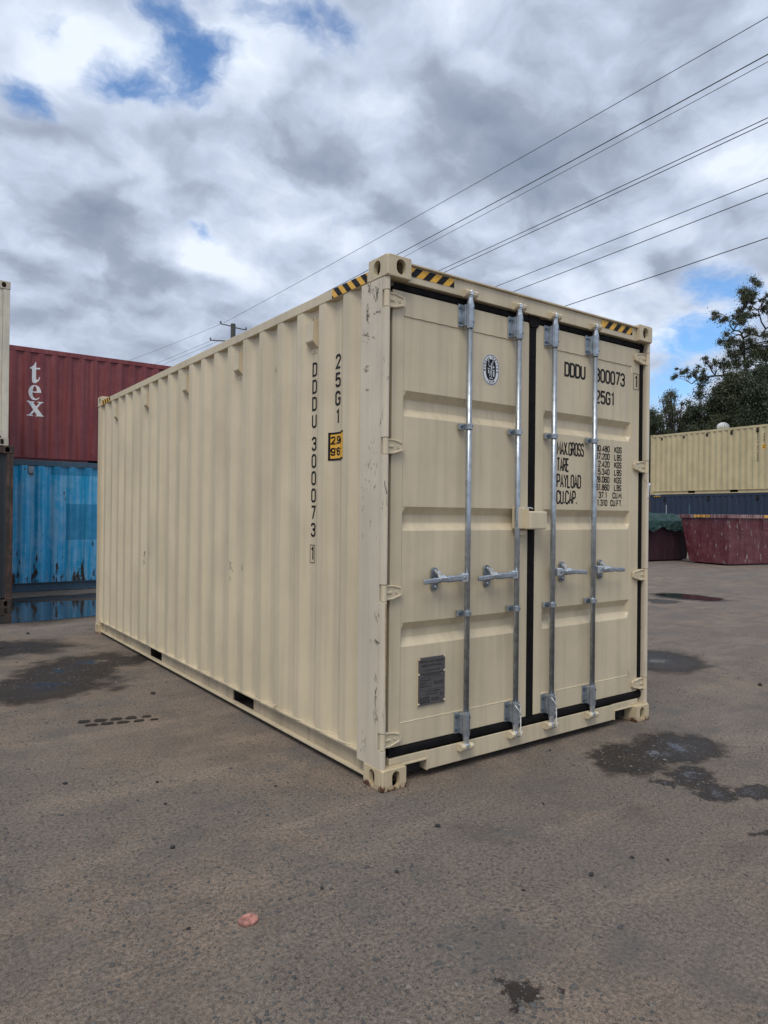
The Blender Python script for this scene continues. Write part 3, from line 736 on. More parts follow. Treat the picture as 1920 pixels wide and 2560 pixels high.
# near corner posts: flat cheek towards the side, rounded nose cut away at each hinge
HZ = (2.660, 1.862, 1.066, .264)
for s, x0 in ((1, 0.0), (-1, CW)):
    X = lambda q: x0 + s * q
    mb = MB(); mb.prism([(X(.003), .052), (X(.003), .250), (X(.046), .250), (X(.046), .110), (X(.037), .100), (X(.037), .052)], 2, .1185, CH - .1185)
    post = mb.build('corner_post', 'beige_worn', main)
    edges = [.1185] + [z + d for z in HZ[::-1] for d in (-.047, .047)] + [CH - .1185]
    nose = [(X(.003), .0515), (X(.003), .036), (X(.006), .024), (X(.013), .015), (X(.022), .012), (X(.029), .014), (X(.034), .020), (X(.036), .030), (X(.036), .0515)]
    for k in range(0, len(edges), 2):
        mb = MB(); mb.prism(nose, 2, edges[k], edges[k + 1]); mb.build('post_nose', 'beige_worn', post, bevel=.002)

# header, sill
hd = MB(); hd.box(.1625, CW - .1625, .030, .10, 2.776, 2.868); hd.box(.079, CW - .079, .064, .10, 2.752, 2.7755)
header = hd.build('door_header', 'beige', main, bevel=.003)
MB().box(.163, CW - .163, .014, .12, 2.8685, 2.880).build('header_lip', 'beige', header, bevel=.003)
fr = lambda a, b, lift: (a, .0285 - lift, b)
hazard(main, fr, .168, .500, 2.812, 2.862, .05, step=.098)
hazard(main, fr, 1.866, 2.222, 2.812, 2.862, .085, step=.098)
sl = MB(); sl.box(.079, CW - .079, .047, .10, .1190, .154); sl.box(.345, CW - .375, .044, .10, .046, .154)
sl.box(.163, .3445, .0455, .10, .108, .1185); sl.box(CW - .3745, CW - .163, .0455, .10, .108, .1185)
sill = sl.build('door_sill', 'beige', main, bevel=.003)
gp = MB(); gp.box(.338, .3445, .036, .10, .046, .1185); gp.box(.163, .338, .036, .10, .1075, .1130); gp.build('pocket_edge', 'beige', sill)
gp = MB(); gp.box(CW - .3745, CW - .368, .036, .10, .046, .1185); gp.box(CW - .368, CW - .163, .036, .10, .1075, .113)
gp.build('pocket_edge', 'beige', sill)
MB().box(.163, .337, .10, .104, .03, .107).build('pocket_back', 'dark', sill); MB().box(CW - .367, CW - .163, .10, .104, .03, .107).build('pocket_back', 'dark', sill)

# ------------------------------------------------------------------ doors
BANDS = ((2.184, 2.040), (1.537, 1.402), (.890, .755))
def door_panel(xa, xb, y0=.062, dep=.036):
    zs = [.21, 2.73]
    def depth(z):
        for t_, b_ in BANDS:
            if b_ < z < t_: return dep * min(1, (t_ - z) / .044, (z - b_) / .044)
        return 0.0
    for t_, b_ in BANDS: zs += [t_ + .006, t_, t_ - .004, t_ - .040, t_ - .046, b_ + .046, b_ + .040, b_ + .004, b_, b_ - .006]
    zs = sorted(zs); xs = [xa, xa + .004, xa + .028, xa + .033, xb - .033, xb - .028, xb - .004, xb]
    en = lambda x: max(0, min(1, (x - xa - .003) / .027, (xb - .003 - x) / .027))
    n = len(xs); mb = MB()
    mb.add([(x, y0 + depth(z) * en(x), z) for z in zs for x in xs], [(j * n + i, j * n + i + 1, (j + 1) * n + i + 1, (j + 1) * n + i) for j in range(len(zs) - 1) for i in range(n - 1)])
    return mb
def rounded_strip(pts, wd, dp):
    """rubber seal: half-round section swept along a straight run"""
    return pts
hinge_mb = MB()   # blade towards +x, knuckle at the origin
hinge_mb.tube([(0, 0, -.044), (0, 0, .044)], .0175, 14)
hinge_mesh = None
def hinge_shape(s):
    mb = MB()
    mb.tube([(0, 0, -.044), (0, 0, .044)], .0165, 14)
    out = [(.006, -.042), (.060, -.040), (.122, -.022), (.132, -.014), (.132, .018), (.122, .030), (.060, .042), (.006, .042)]
    n = len(out); y0, y1 = .006, .0235
    mb.add([(s * p[0], yy, p[1]) for yy in (y0, y1) for p in out], [tuple(range(n)), tuple(range(n, 2 * n))] + [(i, (i + 1) % n, n + (i + 1) % n, n + i) for i in range(n)])
    for e in ([(.018, .036), (.060, .036), (.116, .023)], [(.018, -.036), (.060, -.034), (.116, -.017)]):
        mb.tube([(s * p[0], y0, p[1]) for p in e], .0060, 6)
    mb.tube([(s * .018, y0 + .001, 0), (s * .055, y0 + .001, 0)], .008, 6)
    mb.lathe([(.0085, 0), (.0085, -.003), (.006, -.004), (.0055, -.002), (.001, -.002)], (s * .090, y0, .0), 10, axis=1)
    return mb
hm = {1: hinge_shape(1).mesh('hinge', 'beige'), -1: hinge_shape(-1).mesh('hinge', 'beige')}
doors = []
for side, (xa, xb, pa, pb) in ((1, (.0795, 1.171, .158, 1.100)), (-1, (1.237, 2.3585, 1.312, 2.263))):
    fm = MB(); ya, yb = .0575, .11
    fm.box(xa, pa, ya, yb, .21, 2.73); fm.box(pb, xb, ya, yb, .21, 2.73); fm.box(pa, pb, ya + .0005, yb, 2.598, 2.73); fm.box(pa, pb, ya + .0005, yb, .21, .334)
    door = fm.build('door', 'beige', main, bevel=.003); doors.append(door)
    door_panel(pa - .002, pb + .002).build('door_panel', 'beige', door)
    for z in (2.597, .335): wb = MB(); wb.tube([(pa + .003 + (pb - pa - .006) * k / 30, ya + .003, z + .0012 * math.sin(k * 2.1)) for k in range(31)], .0042, 5); wb.build('weld_bead', 'beige', door, smooth=True)
    for xx in (pa, pb): wb = MB(); wb.tube([(xx, ya + .0045, .335 + 2.262 * k / 40) for k in range(41)], .0030, 5); wb.build('weld_bead', 'beige', door, smooth=True)
    hx = .0205 if side == 1 else CW - .0205
    for z in HZ: inst(hm[side], 'hinge', door, (hx, .031, z))
def seal(name, pts, wd, parent, y=.062, dp=.012):
    mb = MB(); (x0, z0), (x1, z1) = pts; n = 7
    vert = abs(x1 - x0) < abs(z1 - z0); sec = [(wd / 2 * math.cos(math.pi * k / (n - 1)), -dp * math.sin(math.pi * k / (n - 1))) for k in range(n)]
    vs = []
    for (xx, zz) in ((x0, z0), (x1, z1)):
        for a, h in sec: vs.append((xx + a, y + h, zz) if vert else (xx, y + h, zz + a))
    mb.add(vs, [(i, i + 1, n + i + 1, n + i) for i in range(n - 1)])
    return mb.build(name, 'rubber', parent, smooth=True)
seal('door_gasket', ((.079, 2.7505), (2.405, 2.7505)), .044, main)
seal('door_gasket', ((.079, .180), (2.405, .180)), .054, main)
seal('door_gasket', ((1.204, .17), (1.204, 2.765)), .066, main)
seal('door_gasket', ((2.3815, .17), (2.3815, 2.765)), .044, main)
MB().box(.0375, .079, .080, .10, .155, 2.775).build('door_gasket', 'rubber', main)
MB().box(CW - .034, CW - .0305, .080, .10, .155, 2.775).build('door_gasket', 'rubber', main)
mb = MB(); mb.prism([(1.150, 2.775), (1.255, 2.775), (1.270, 2.745), (1.235, 2.70), (1.172, 2.70), (1.158, 2.745)], 1, .046, .058); mb.build('gasket_flap', 'rubber', main, bevel=.006)
MB().box(.079, CW - .079, .112, .118, .15, 2.775).build('door_back', 'dark', main)

# ------------------------------------------------------------------ locking bars
BX = (.616, 1.032, 1.367, 1.785); BY = .016
BOLT = MB(); BOLT.lathe([(.0095, 0), (.0095, -.006), (.006, -.008), (.001, -.008)], (0, 0, 0), 8, axis=1); BOLT = BOLT.mesh('bolt', 'bolt')
PIN = MB(); PIN.lathe([(.005, .004), (.005, -.001), (.001, -.001)], (0, 0, 0), 8, axis=1); PIN = PIN.mesh('pin', 'bolt')
CBOLT = MB(); CBOLT.lathe([(.012, 0), (.012, -.010), (.009, -.014), (.001, -.015)], (0, 0, 0), 12, axis=1); CBOLT = CBOLT.mesh('bolt', 'galv_dark')
def octa(mb, x, y, z0, z1, r, n=8): mb.tube([(x, y, z0), (x, y, z1)], r, n)
for i, bx in enumerate(BX):
    hs = -1 if i < 2 else 1                                     # the handle lies to this side
    rod = MB(); rod.tube([(bx, BY, .335), (bx, BY, 2.595)], .0168, 20)
    bar = rod.build('locking_bar', 'galv', main, smooth=False)
    for p in bar.data.polygons: p.use_smooth = len(p.vertices) == 4
    for top_, (z0, z1) in ((1, (2.592, 2.742)), (0, (.197, .338))):
        sm = MB(); sm.tube([(bx, BY, z0 + .008), (bx, BY, z1 - .008)], .0248, 8); sm.tube([(bx, BY, z0), (bx, BY, z0 + .010)], .0225, 16); sm.tube([(bx, BY, z1 - .010), (bx, BY, z1)], .0225, 16)
        sm.box(bx - .060, bx - .012, .050, .056, z0 + .012, z1 - .006); sm.box(bx - .033, bx - .014, .020, .052, z0 + .014, z1 - .012)
        sl_ = sm.build('bar_sleeve', 'galv', bar, bevel=.002)
        for zz in (z0 + .034, z1 - .030): inst(BOLT, 'bolt', bar, (bx - .048, .050, zz)); inst(PIN, 'pin', bar, (bx + .011, BY - .0225, zz))
        zc = 2.795 if top_ else .133; zj = z1 if top_ else z0; zi = zc - .016 if top_ else zc + .016
        cm = MB(); cm.tube([(bx, BY, zj), (bx, BY, zj + (zi - zj) * .35), (bx, BY, zj + (zi - zj) * .4), (bx, BY, zi)], [.0195, .0195, .0165, .0165], 14)
        cm.tube([(bx, BY, zi - .004), (bx, BY, zi + .004)], .020, 12)
        cm.prism([(bx - .018, BY - .012), (bx - .006, BY - .024), (bx + .020, BY - .016), (bx + .026, BY + .004), (bx + .010, BY + .016), (bx - .016, BY + .014)], 2, zc - .010, zc + .016)
        cm.prism([(bx - .030, BY - .006), (bx + .030, BY - .010), (bx + .030, BY + .002), (bx - .030, BY + .006)], 2, zc - .022 if not top_ else zc - .016, zc - .010)
        cm.build('cam', 'galv_bright', bar, bevel=.002)
        km = MB(); sg = 1 if top_ else -1
        for kx, kw in ((-.030, .015), (.034, .013)):
            yb_ = .034 if top_ else .046
            km.prism([(yb_, zc - .026), (.010, zc - .022), (-.006, zc - .010), (-.010, zc + .008), (.004, zc + .020), (yb_, zc + .024)], 0, bx + kx - kw, bx + kx + kw)
        km.box(bx - .044, bx + .046, .018, .034 if top_ else .046, zc - sg * .006 - .016, zc - sg * .006 + .014)
        km.build('cam_keeper', 'beige', bar, bevel=.004)
    for zz in (2.013, .915):
        cm = MB(); cm.tube([(bx, BY, zz - .017), (bx, BY, zz + .017)], .0235, 14); cm.box(bx - .056, bx - .010, .034, .054, zz - .018, zz + .018)
        cl = cm.build('bar_clamp', 'galv', bar, bevel=.003)
        inst(BOLT, 'bolt', bar, (bx - .040, .034, zz)); inst(PIN, 'pin', bar, (bx + .008, BY - .0222, zz))
    # handle: hub on the bar, forged lever, catch on the door
    hz = 1.127; hub = MB(); hub.box(min(bx + hs * .016, bx + hs * .066), max(bx + hs * .016, bx + hs * .066), -.016, .028, hz - .026, hz + .028)
    hub.build('handle_hub', 'galv_bright', bar, bevel=.008, seg=3)
    hb = MB(); hb.tube([(bx + hs * .046, -.015, hz), (bx + hs * .046, -.020, hz)], .009, 10); hb.build('bolt', 'galv_dark', bar)
    lv = MB(); st = [(.050, .000, .020, .010), (.10, .001, .017, .009), (.165, -.001, .019, .010), (.235, -.003, .012, .013), (.258, -.005, .0155, .0085), (.338, -.010, .014, .0075), (.350, -.011, .012, .006)]
    vs = []
    if i >= 2: st = [(a * .92, b_, c_, d_) for a, b_, c_, d_ in st]
    for (a, dz_, hh, hw) in st: vs += [(bx + hs * a, -.006 + yy * hw + .0, hz + dz_ + zz * hh) for zz, yy in ((-1, -.6), (-.6, -1), (.6, -1), (1, -.6), (1, .6), (.6, 1), (-.6, 1), (-1, .6))]
    lv.add(vs, [(r * 8 + k, r * 8 + (k + 1) % 8, (r + 1) * 8 + (k + 1) % 8, (r + 1) * 8 + k) for r in range(len(st) - 1) for k in range(8)] + [tuple(range(8)), tuple(range(len(vs) - 8, len(vs)))])
    lv.build('handle', 'galv', bar, bevel=.0015)
    cx = bx + hs * .236 if i < 2 else bx + hs * .118
    if i < 2: cx = (.392, .806)[i]
    else: cx = (1.497, 1.905)[i - 2]
    ct = MB(); o_ = stadium(cx, hz - .003, .050, .136, 8); n = len(o_)
    ct.add([(p[0], yy, p[1]) for yy in (.046, .056) for p in o_], [tuple(range(n)), tuple(range(n, 2 * n))] + [(k, (k + 1) % n, n + (k + 1) % n, n + k) for k in range(n)])
    ct.box(cx - .014, cx + .014, .004, .046, hz - .022, hz - .012)
    ct.build('handle_catch', 'galv_dark', bar, bevel=.002)
    for zz in (hz + .042, hz - .048): inst(CBOLT, 'bolt', bar, (cx, .046, zz))
    cp = MB(); prf = [(.040, hz + .044), (.026, hz + .048), (.010, hz + .034), (-.016, hz + .024), (-.030, hz + .010), (-.028, hz + .000), (-.016, hz + .004), (-.008, hz + .014), (.016, hz + .028), (.040, hz + .034)]
    n = len(prf); vs = [(cx + sgn * (.016 if k < 4 or k > 7 else .026) + hs * -.006, p[0], p[1]) for sgn in (-1, 1) for k, p in enumerate(prf)]
    cp.add(vs, [tuple(range(n)), tuple(range(n, 2 * n))] + [(k, (k + 1) % n, n + (k + 1) % n, n + k) for k in range(n)])
    cp.box(min(cx, cx - hs * .052), max(cx, cx - hs * .052), -.021, -.017, hz + .001, hz + .010)
    cp.build('handle_clip', 'galv_bright', bar, bevel=.0015)
    if i in (1, 2):
        co = MB(); pts = [(bx - .020, -.004, .315), (bx - .014, -.013, .300), (bx + .002, -.014, .282), (bx + .020, -.010, .262), (bx + .026, .000, .24), (bx + .024, -.002, .215), (bx + .028, -.004, .18), (bx + .024, -.006, .15), (bx + .030, -.008, .130), (bx + .026, -.010, .112)]
        co.tube(pts, .0036, 6); co.tube([(bx - .020, -.004, .315), (bx - .016, .008, .322), (bx + .012, -.006, .318), (bx + .026, .0, .29), (bx + .024, -.006, .245), (bx + .030, -.002, .20), (bx + .022, -.004, .165), (bx + .030, -.002, .14)], .0032, 6)
        co.build('seal_cord', 'cord', bar, smooth=True)

# lock box over the centre seal
lb = MB(); lb.box(1.088, 1.252, -.036, .050, 1.408, 1.522); lbo = lb.build('lock_box', 'beige', main, bevel=.010, seg=3)
MB().box(1.024, 1.0875, -.002, .056, 1.410, 1.546).build('lock_box_bracket', 'beige', lbo, bevel=.006)
MB().box(1.078, 1.0875, -.030, .05, 1.412, 1.540).build('lock_box_plate', 'beige', lbo, bevel=.002)
MB().box(1.062, 1.122, .020, .056, 1.372, 1.402).build('lock_box_tab', 'beige', lbo, bevel=.003)
MB().tube([(1.095, .02, 1.545), (1.15, .01, 1.543), (1.168, .012, 1.538)], .004, 6).build('lock_box_pin', 'galv_bright', lbo)
MB().tube([(1.250, .01, 1.432), (1.268, .0, 1.438), (1.272, .0, 1.455), (1.262, .0, 1.462)], .0035, 6).build('lock_box_hook', 'beige', lbo)

# data plate
pl_ = MB(); pl_.box(.283, .480, .0525, .0615, .409, .680); plate = pl_.build('data_plate', 'plate', main)
MB().box(.2795, .2825, .0535, .0615, .405, .684).build('plate_edge', 'beige', plate)
rv = MB(); rv.lathe([(.0065, 0), (.006, -.003), (.003, -.0045), (.0005, -.0045)], (0, 0, 0), 10, axis=1); rv = rv.mesh('rivet', 'beige')
for (x, z) in ((.288, .674), (.476, .676), (.476, .594), (.286, .588), (.476, .424), (.286, .420)): inst(rv, 'rivet', plate, (x, .0525, z))
ink = MB(); ey = .0518
def pt(s, xc, z, h, wd): put_text(ink, s, h, wd, h * .17, h * .22, lambda a, b: (xc + a, ey, z + b), 'c')
pt('APPROVED FOR TRANSPORT', .382, .650, .0125, .0056); pt('UNDER CUSTOMS SEAL', .382, .628, .0125, .0062)
for k, (x0, x1, z) in enumerate([(.335, .43, .604), (.300, .462, .585), (.32, .445, .575), (.292, .37, .548), (.296, .34, .535), (.296, .335, .525), (.296, .36, .513), (.395, .465, .532), (.40, .462, .522), (.335, .44, .482), (.34, .42, .468),
                                 (.294, .365, .450), (.294, .36, .440), (.294, .37, .430), (.38, .43, .440), (.38, .43, .430), (.294, .36, .421), (.445, .468, .462), (.445, .468, .452)]):
    x = x0
    while x < x1: d_ = random.uniform(.006, .016); ink.add([(x, ey, z), (x + d_, ey, z), (x + d_, ey, z + .0055), (x, ey, z + .0055)], [(0, 1, 2, 3)]); x += d_ + .003
ink.add([(.379, ey, .50), (.3805, ey, .50), (.3805, ey, .56), (.379, ey, .56)], [(0, 1, 2, 3)]); ink.add([(.288, ey, .5635), (.474, ey, .5635), (.474, ey, .565), (.288, ey, .565)], [(0, 1, 2, 3)]); ink.add([(.288, ey, .4955), (.474, ey, .4955), (.474, ey, .497), (.288, ey, .497)], [(0, 1, 2, 3)])
ink.build('plate_lettering', 'plate_ink', plate)

# class society emblem
def ell(cx, cz, rx, rz, n=48, p=2.0): return [(cx + rx * math.copysign(abs(math.cos(2 * math.pi * k / n)) ** (2 / p), math.cos(2 * math.pi * k / n)), cz + rz * math.copysign(abs(math.sin(2 * math.pi * k / n)) ** (2 / p), math.sin(2 * math.pi * k / n))) for k in range(n)]
EX, EZ, EY = .835, 2.385, .0605
def disk(outline, y): mb = MB(); mb.add([(p[0], y, p[1]) for p in outline], [tuple(range(len(outline)))]); return mb
emb = disk(ell(EX, EZ, .0735, .0960, p=2.2), EY).build('class_emblem', 'white', main)
v, f = ribbon(ell(EX, EZ, .0670, .0895, p=2.2), .0042, True); mb = MB(); mb.add([(p[0], EY - .0008, p[1]) for p in v], f)
inner = ell(EX, EZ + .000, .0430, .0640, p=2.8); mb.add([(p[0], EY - .0008, p[1]) for p in inner], [tuple(range(len(inner)))])
def ringtext(s, a0, a1, flip=False):
    for k, ch in enumerate(s):
        a = R(a0 + (a1 - a0) * k / (len(s) - 1)); cx, cz = EX + .0545 * math.cos(a), EZ + .0765 * math.sin(a)
        nx, nz = math.cos(a) / .0545, math.sin(a) / .0765; L_ = math.hypot(nx, nz); nx, nz = nx / L_, nz / L_
        if flip: nx, nz = -nx, -nz
        tx, tz = nz, -nx
        put_text(mb, ch, .0135, .0075, .0028, .001, lambda p, q: (cx + tx * p + nx * (q - .0067), EY - .0010, cz + tz * p + nz * (q - .0067)), 'c')
ringtext('BUREAU VERITAS', 186, -6); ringtext('1828', 244, 296, True)
mb.build('emblem_print', 'black', emb)
fg = MB()
def blob(pts): fg.add([(EX + p[0], EY - .0016, EZ + p[1]) for p in pts], [tuple(range(len(pts)))])
def limb(pts, t_): v, f = ribbon([(EX + p[0], EZ + p[1]) for p in pts], t_, False); fg.add([(p[0], EY - .0016, p[1]) for p in v], f)
blob([(p[0] - EX, p[1] - EZ) for p in ell(EX + .002, EZ + .034, .0048, .0062, 12)])
blob([(-.003, .026), (.007, .027), (.008, .008), (.005, -.004), (-.004, -.004), (-.002, .010)])
limb([(.001, -.002), (-.006, -.022), (-.013, -.042)], .006); limb([(.003, -.002), (.006, -.024), (.004, -.044)], .006)
limb([(.005, .024), (.014, .036), (.013, .046)], .004); blob([(.009, .046), (.017, .046), (.021, .055), (.015, .058)])
limb([(-.002, .024), (-.012, .016), (-.020, .026)], .004); limb([(-.020, .020), (-.021, .046)], .003); blob([(-.025, .044), (-.017, .044), (-.018, .058), (-.022, .060)])
blob([(-.028, .008), (-.012, .006), (-.012, .000), (-.028, .002)]); blob([(-.026, -.004), (-.014, -.004), (-.016, -.026), (-.024, -.026)])
blob([(.014, .024), (.026, .024), (.028, .012), (.012, .010)]); blob([(.010, .002), (.030, .000), (.030, -.006), (.010, -.004)]); blob([(.016, -.009), (.028, -.009), (.028, -.040), (.018, -.042)])
blob([(-.018, -.054), (.020, -.056), (.014, -.051), (.006, -.049), (-.006, -.048)])
fg.build('emblem_figure', 'decalgrey', emb)

# door markings
ty = .0605
def dt(s, x, z, h, wd, t_, gap, al='l', mb=None):
    own = mb is None; mb = mb or MB()
    put_text(mb, s, h, wd, t_, gap, lambda a, b: (x + a, ty, z + b), al)
    if own: mb.build('stencil_marking', 'black', doors[1])
dt('DDDU', 1.526, 2.431, .099, .040, .0150, .0155); dt('300073', 1.852, 2.434, .099, .040, .0150, .0175); dt('25G1', 1.858, 2.284, .096, .040, .0150, .0175)
dk = MB(); ty = .056
v, f = ribbon([(2.284, 2.431), (2.349, 2.431), (2.349, 2.547), (2.284, 2.547)], .0035, True); dk.add([(p[0], ty, p[1]) for p in v], f)
dt('1', 2.317, 2.443, .092, .04, .015, .01, 'c', dk); dk.build('check_digit', 'black', doors[1]); ty = .0605
for s, z, x1 in (('MAX.GROSS', 1.900, 1.726), ('TARE', 1.790, 1.573), ('PAYLOAD', 1.682, 1.697), ('CU.CAP.', 1.573, 1.660)):
    mb = MB(); V_, F_, wd_ = text2d(s,   .094, .030, .0120, .0100); k = (x1 - 1.455) / wd_
    mb.add([(1.455 + a * k, ty, z + b) for a, b in V_], F_); mb.build('stencil_marking', 'black', doors[1])
rows = [('30.480', 'KGS'), ('67.200', 'LBS'), ('2.420', 'KGS'), ('5.340', 'LBS'), ('28.060', 'KGS'), ('61.860', 'LBS'), ('37.1', 'CU.M.'), ('1.310', 'CU.FT.')]
for k, (a_, b_) in enumerate(rows):
    mb = MB(); z = 1.9495 - k * .0545; xr = 2.013 if k < 6 else (1.985 if k == 6 else 1.990)
    dt(a_, xr, z, .046, .0205, .0078, .0085, 'r', mb); dt(b_, 2.153 if k < 6 else 2.168, z, .046, .0205, .0078, .0085, 'r', mb); mb.build('stencil_marking', 'black', doors[1])

# scuffs, rubbed paint and a rust run: thin marks on the paint, each cluster a part
def scuff(name, y, z, n, sy, sz, up, mat, seed, x=None):
    g_ = random.Random(seed); mb = MB()
    for k in range(n):
        yy, zz = y + g_.gauss(0, sy), z + g_.gauss(0, sz); L_ = g_.uniform(.006, .03) * (1.6 if up else 1); a_ = g_.gauss(math.pi / 2 if up else .5, .35); w_ = g_.uniform(.0012, .0045)
        pts = [(yy + math.cos(a_) * L_ * q + g_.gauss(0, .0015), zz + math.sin(a_) * L_ * q) for q in (-.5, -.15, .2, .5)]
        V2, F2 = ribbon(pts, w_, False); mb.add([((.003 if x == 'post' else .006 + corr_depth(p[0], PH)) - .0012, p[0], p[1]) for p in V2], F2)
    o = mb.build(name, mat, main); tag(o, kind='stuff'); return o
M['scuffink'] = plain('rubbed_black_scuff', (.26, .23, .19), .7, var=.4, scale=90)
M['rustrun'] = plain('ochre_rust_run', (.30, .17, .055), .7, var=.4, scale=30)
for i_, q in enumerate([(4.23, .98, 4, .006, .02), (4.22, 1.07, 7, .006, .012), (4.0, 1.075, 3, .004, .012), (2.03, 1.075, 9, .010, .018), (2.03, .984, 3, .004, .01), (1.806, 1.08, 6, .004, .015), (1.35, 2.49, 3, .02, .004)]): scuff('scuff_mark', *q, True, 'scuffink', 50 + i_)
for i_, q in enumerate([(.077, .80, 16, .016, .007, False), (.060, .95, 5, .008, .012, True), (.075, .55, 16, .006, .06, True), (.070, .38, 12, .008, .03, True), (.175, .247, 7, .012, .02, True), (.11, 2.725, 14, .02, .012, False), (.105, 2.693, 12, .010, .012, True), (.19, 2.60, 18, .012, .025, True), (.11, 2.595, 14, .035, .004, False), (.195, 2.49, 16, .016, .02, False), (.195, 2.31, 12, .012, .014, False), (.17, 2.74, 8, .006, .02, True), (.19, 2.18, 4, .008, .004, False), (.12, 2.47, 3, .02, .004, False), (.15, 1.75, 6, .03, .05, True)]): scuff('scuff_mark', *q, 'scuffink', 80 + i_, 'post')
mb = MB(); g_ = random.Random(3)
for k in range(40): z_ = 1.015 - .015 * k; w_ = .0035 * (1 - k / 52) + g_.uniform(-.0008, .0008); x_ = .0222 + .0022 * k / 40; mb.add([(x_ - w_, .0108, z_), (x_ + w_, .0108, z_), (x_ + w_, .0108, z_ - .0152), (x_ - w_, .0108, z_ - .0152)], [(0, 1, 2, 3)])
mb.build('rust_run', 'rustrun', main)

# ------------------------------------------------------------------ left: stacked containers
PB = .30
blue = empty('shipping_container', (5.60, 11.2, 0), R(90))
tag(blue, 'bright blue rusted container on the ground beside the long puddle', 'container')
shell(blue, 6.058, CW, 2.44, 'blue', 'bluerail', rail='bluerail', phase=PB, roofmat='bluerail', low=.008, rt=.014)
BXL = lambda wx: 5.60 - wx                                     # world x -> local y
profile_patch('painted_patch', 'bluepatch', blue, BXL(2.6), BXL(.43), 2.17, 2.315, PB)
profile_patch('painted_patch', 'bluepatch', blue, BXL(2.6), BXL(.72), .95, 1.63, PB)
bv = vent_mesh('galv_dark')
inst(bv, 'vent', blue, (.042, BXL(.105) + .01, 2.24))
hidden = empty('shipping_container', (5.75, 13.75, 0), R(90))
tag(hidden, 'weathered grey-blue container standing behind the bright blue one, under the dark red one', 'container')
shell(hidden, 6.058, CW, 2.49, 'bluerail', 'bluerail', phase=PB, low=.008, rt=.014)
red = empty('shipping_container', (5.75, 13.75, 2.49), R(90))
tag(red, 'dark red container lettered tex, raised above the blue container', 'container')
PR = .30
shell(red, 6.058, CW, 2.56, 'red', 'red', phase=PR, low=.008, rt=.014)
RXL = lambda wx: 5.75 - wx
# serif letters
def smooth_loop(pts, n=3):
    for _ in range(n):
        q = []
        for i in range(len(pts)): a, b = pts[i], pts[(i + 1) % len(pts)]; q += [(a[0] * .75 + b[0] * .25, a[1] * .75 + b[1] * .25), (a[0] * .25 + b[0] * .75, a[1] * .25 + b[1] * .75)]
        pts = q
    return pts
LT = {'t': ([(.36, 0), (.55, -.01), (.78, .10), (.90, .28), (.84, .31), (.74, .18), (.66, .15), (.60, .18), (.585, .28), (.585, .66), (.88, .66), (.88, .735), (.585, .735), (.585, 1.0), (.53, 1.0), (.40, .84), (.08, .70), (.08, .66), (.26, .66), (.26, .18), (.28, .06)], []),
      'x': ([(.02, 0), (.40, 0), (.40, .045), (.30, .07), (.47, .33), (.62, .07), (.54, .045), (.54, 0), (1.0, 0), (1.0, .045), (.93, .08), (.62, .55), (.84, .90), (.97, .95), (.97, 1.0), (.62, 1.0), (.62, .95), (.73, .92), (.56, .67), (.40, .92), (.48, .95), (.48, 1.0), (.03, 1.0), (.03, .95), (.10, .92), (.41, .44), (.16, .08), (.02, .045)], [])}
eo = arcp(.5, .5, .46, .5, 20, 352, 30)
eo = [(.955, .50)] + arcp(.5, .5, .455, .5, 0, 180, 16) + arcp(.5, .5, .455, .5, 180, 318, 14)[1:] + [(.79, .20), (.70, .115), (.56, .10), (.42, .19), (.345, .36), (.335, .50)]
eh = [(.345, .575), (.645, .575), (.65, .72), (.61, .86), (.53, .935), (.46, .92), (.39, .82)]
LT['e'] = (eo, [eh[::-1]])
for ch, x0, x1, z0, z1 in (('t', .440, .690, 4.28, 4.735), ('e', .425, .700, 3.905, 4.235), ('x', .400, .745, 3.555, 3.875)):
    o_, h_ = LT[ch]; pts, tri = poly_fill(o_, h_)
    # split the fill finely across so that the letter follows the corrugation
    mb = MB(); bm = bmesh.new(); vs = [bm.verts.new((x0 + p[0] * (x1 - x0), 0, z0 + p[1] * (z1 - z0))) for p in pts]
    for t_ in tri:
        try: bm.faces.new([vs[k] for k in t_])
        except ValueError: pass
    for k in range(1, 24):
        bmesh.ops.bisect_plane(bm, geom=bm.verts[:] + bm.edges[:] + bm.faces[:], plane_co=(x0 + (x1 - x0) * k / 24, 0, 0), plane_no=(1, 0, 0))
    for v_ in bm.verts: yl = RXL(v_.co.x); v_.co = Vector((.006 + corr_depth(yl, PR) - .003, yl, v_.co.z - 2.49))
    me = bpy.data.meshes.new('painted_letter'); bm.to_mesh(me); bm.free(); me.materials.append(M['white']); inst(me, 'painted_letter', red)

rust = empty('shipping_container', (-.485 - CW, 9.09, 0))
tag(rust, 'rusty dark brown container at the left edge, standing in the puddle', 'container')
shell(rust, 6.058, CW, 2.49, 'rust', 'rust', rail='rust', phase=.3, end_paint='rustdark', low=.008, rt=.014)
whitec = empty('shipping_container', (-.56 - CW, 9.10, 2.49))
tag(whitec, 'old white rust-streaked container stacked on the rusty brown one at the left edge', 'container')
shell(whitec, 6.058, CW, 2.53, 'whitepaint', 'whitecast', rail='whitepaint', phase=.3, low=.008, rt=.014)
MB().box(CW - .33, CW - .101, .016, .06, .15, 2.42).build('door_frame', 'whitepaint', whitec, bevel=.006)

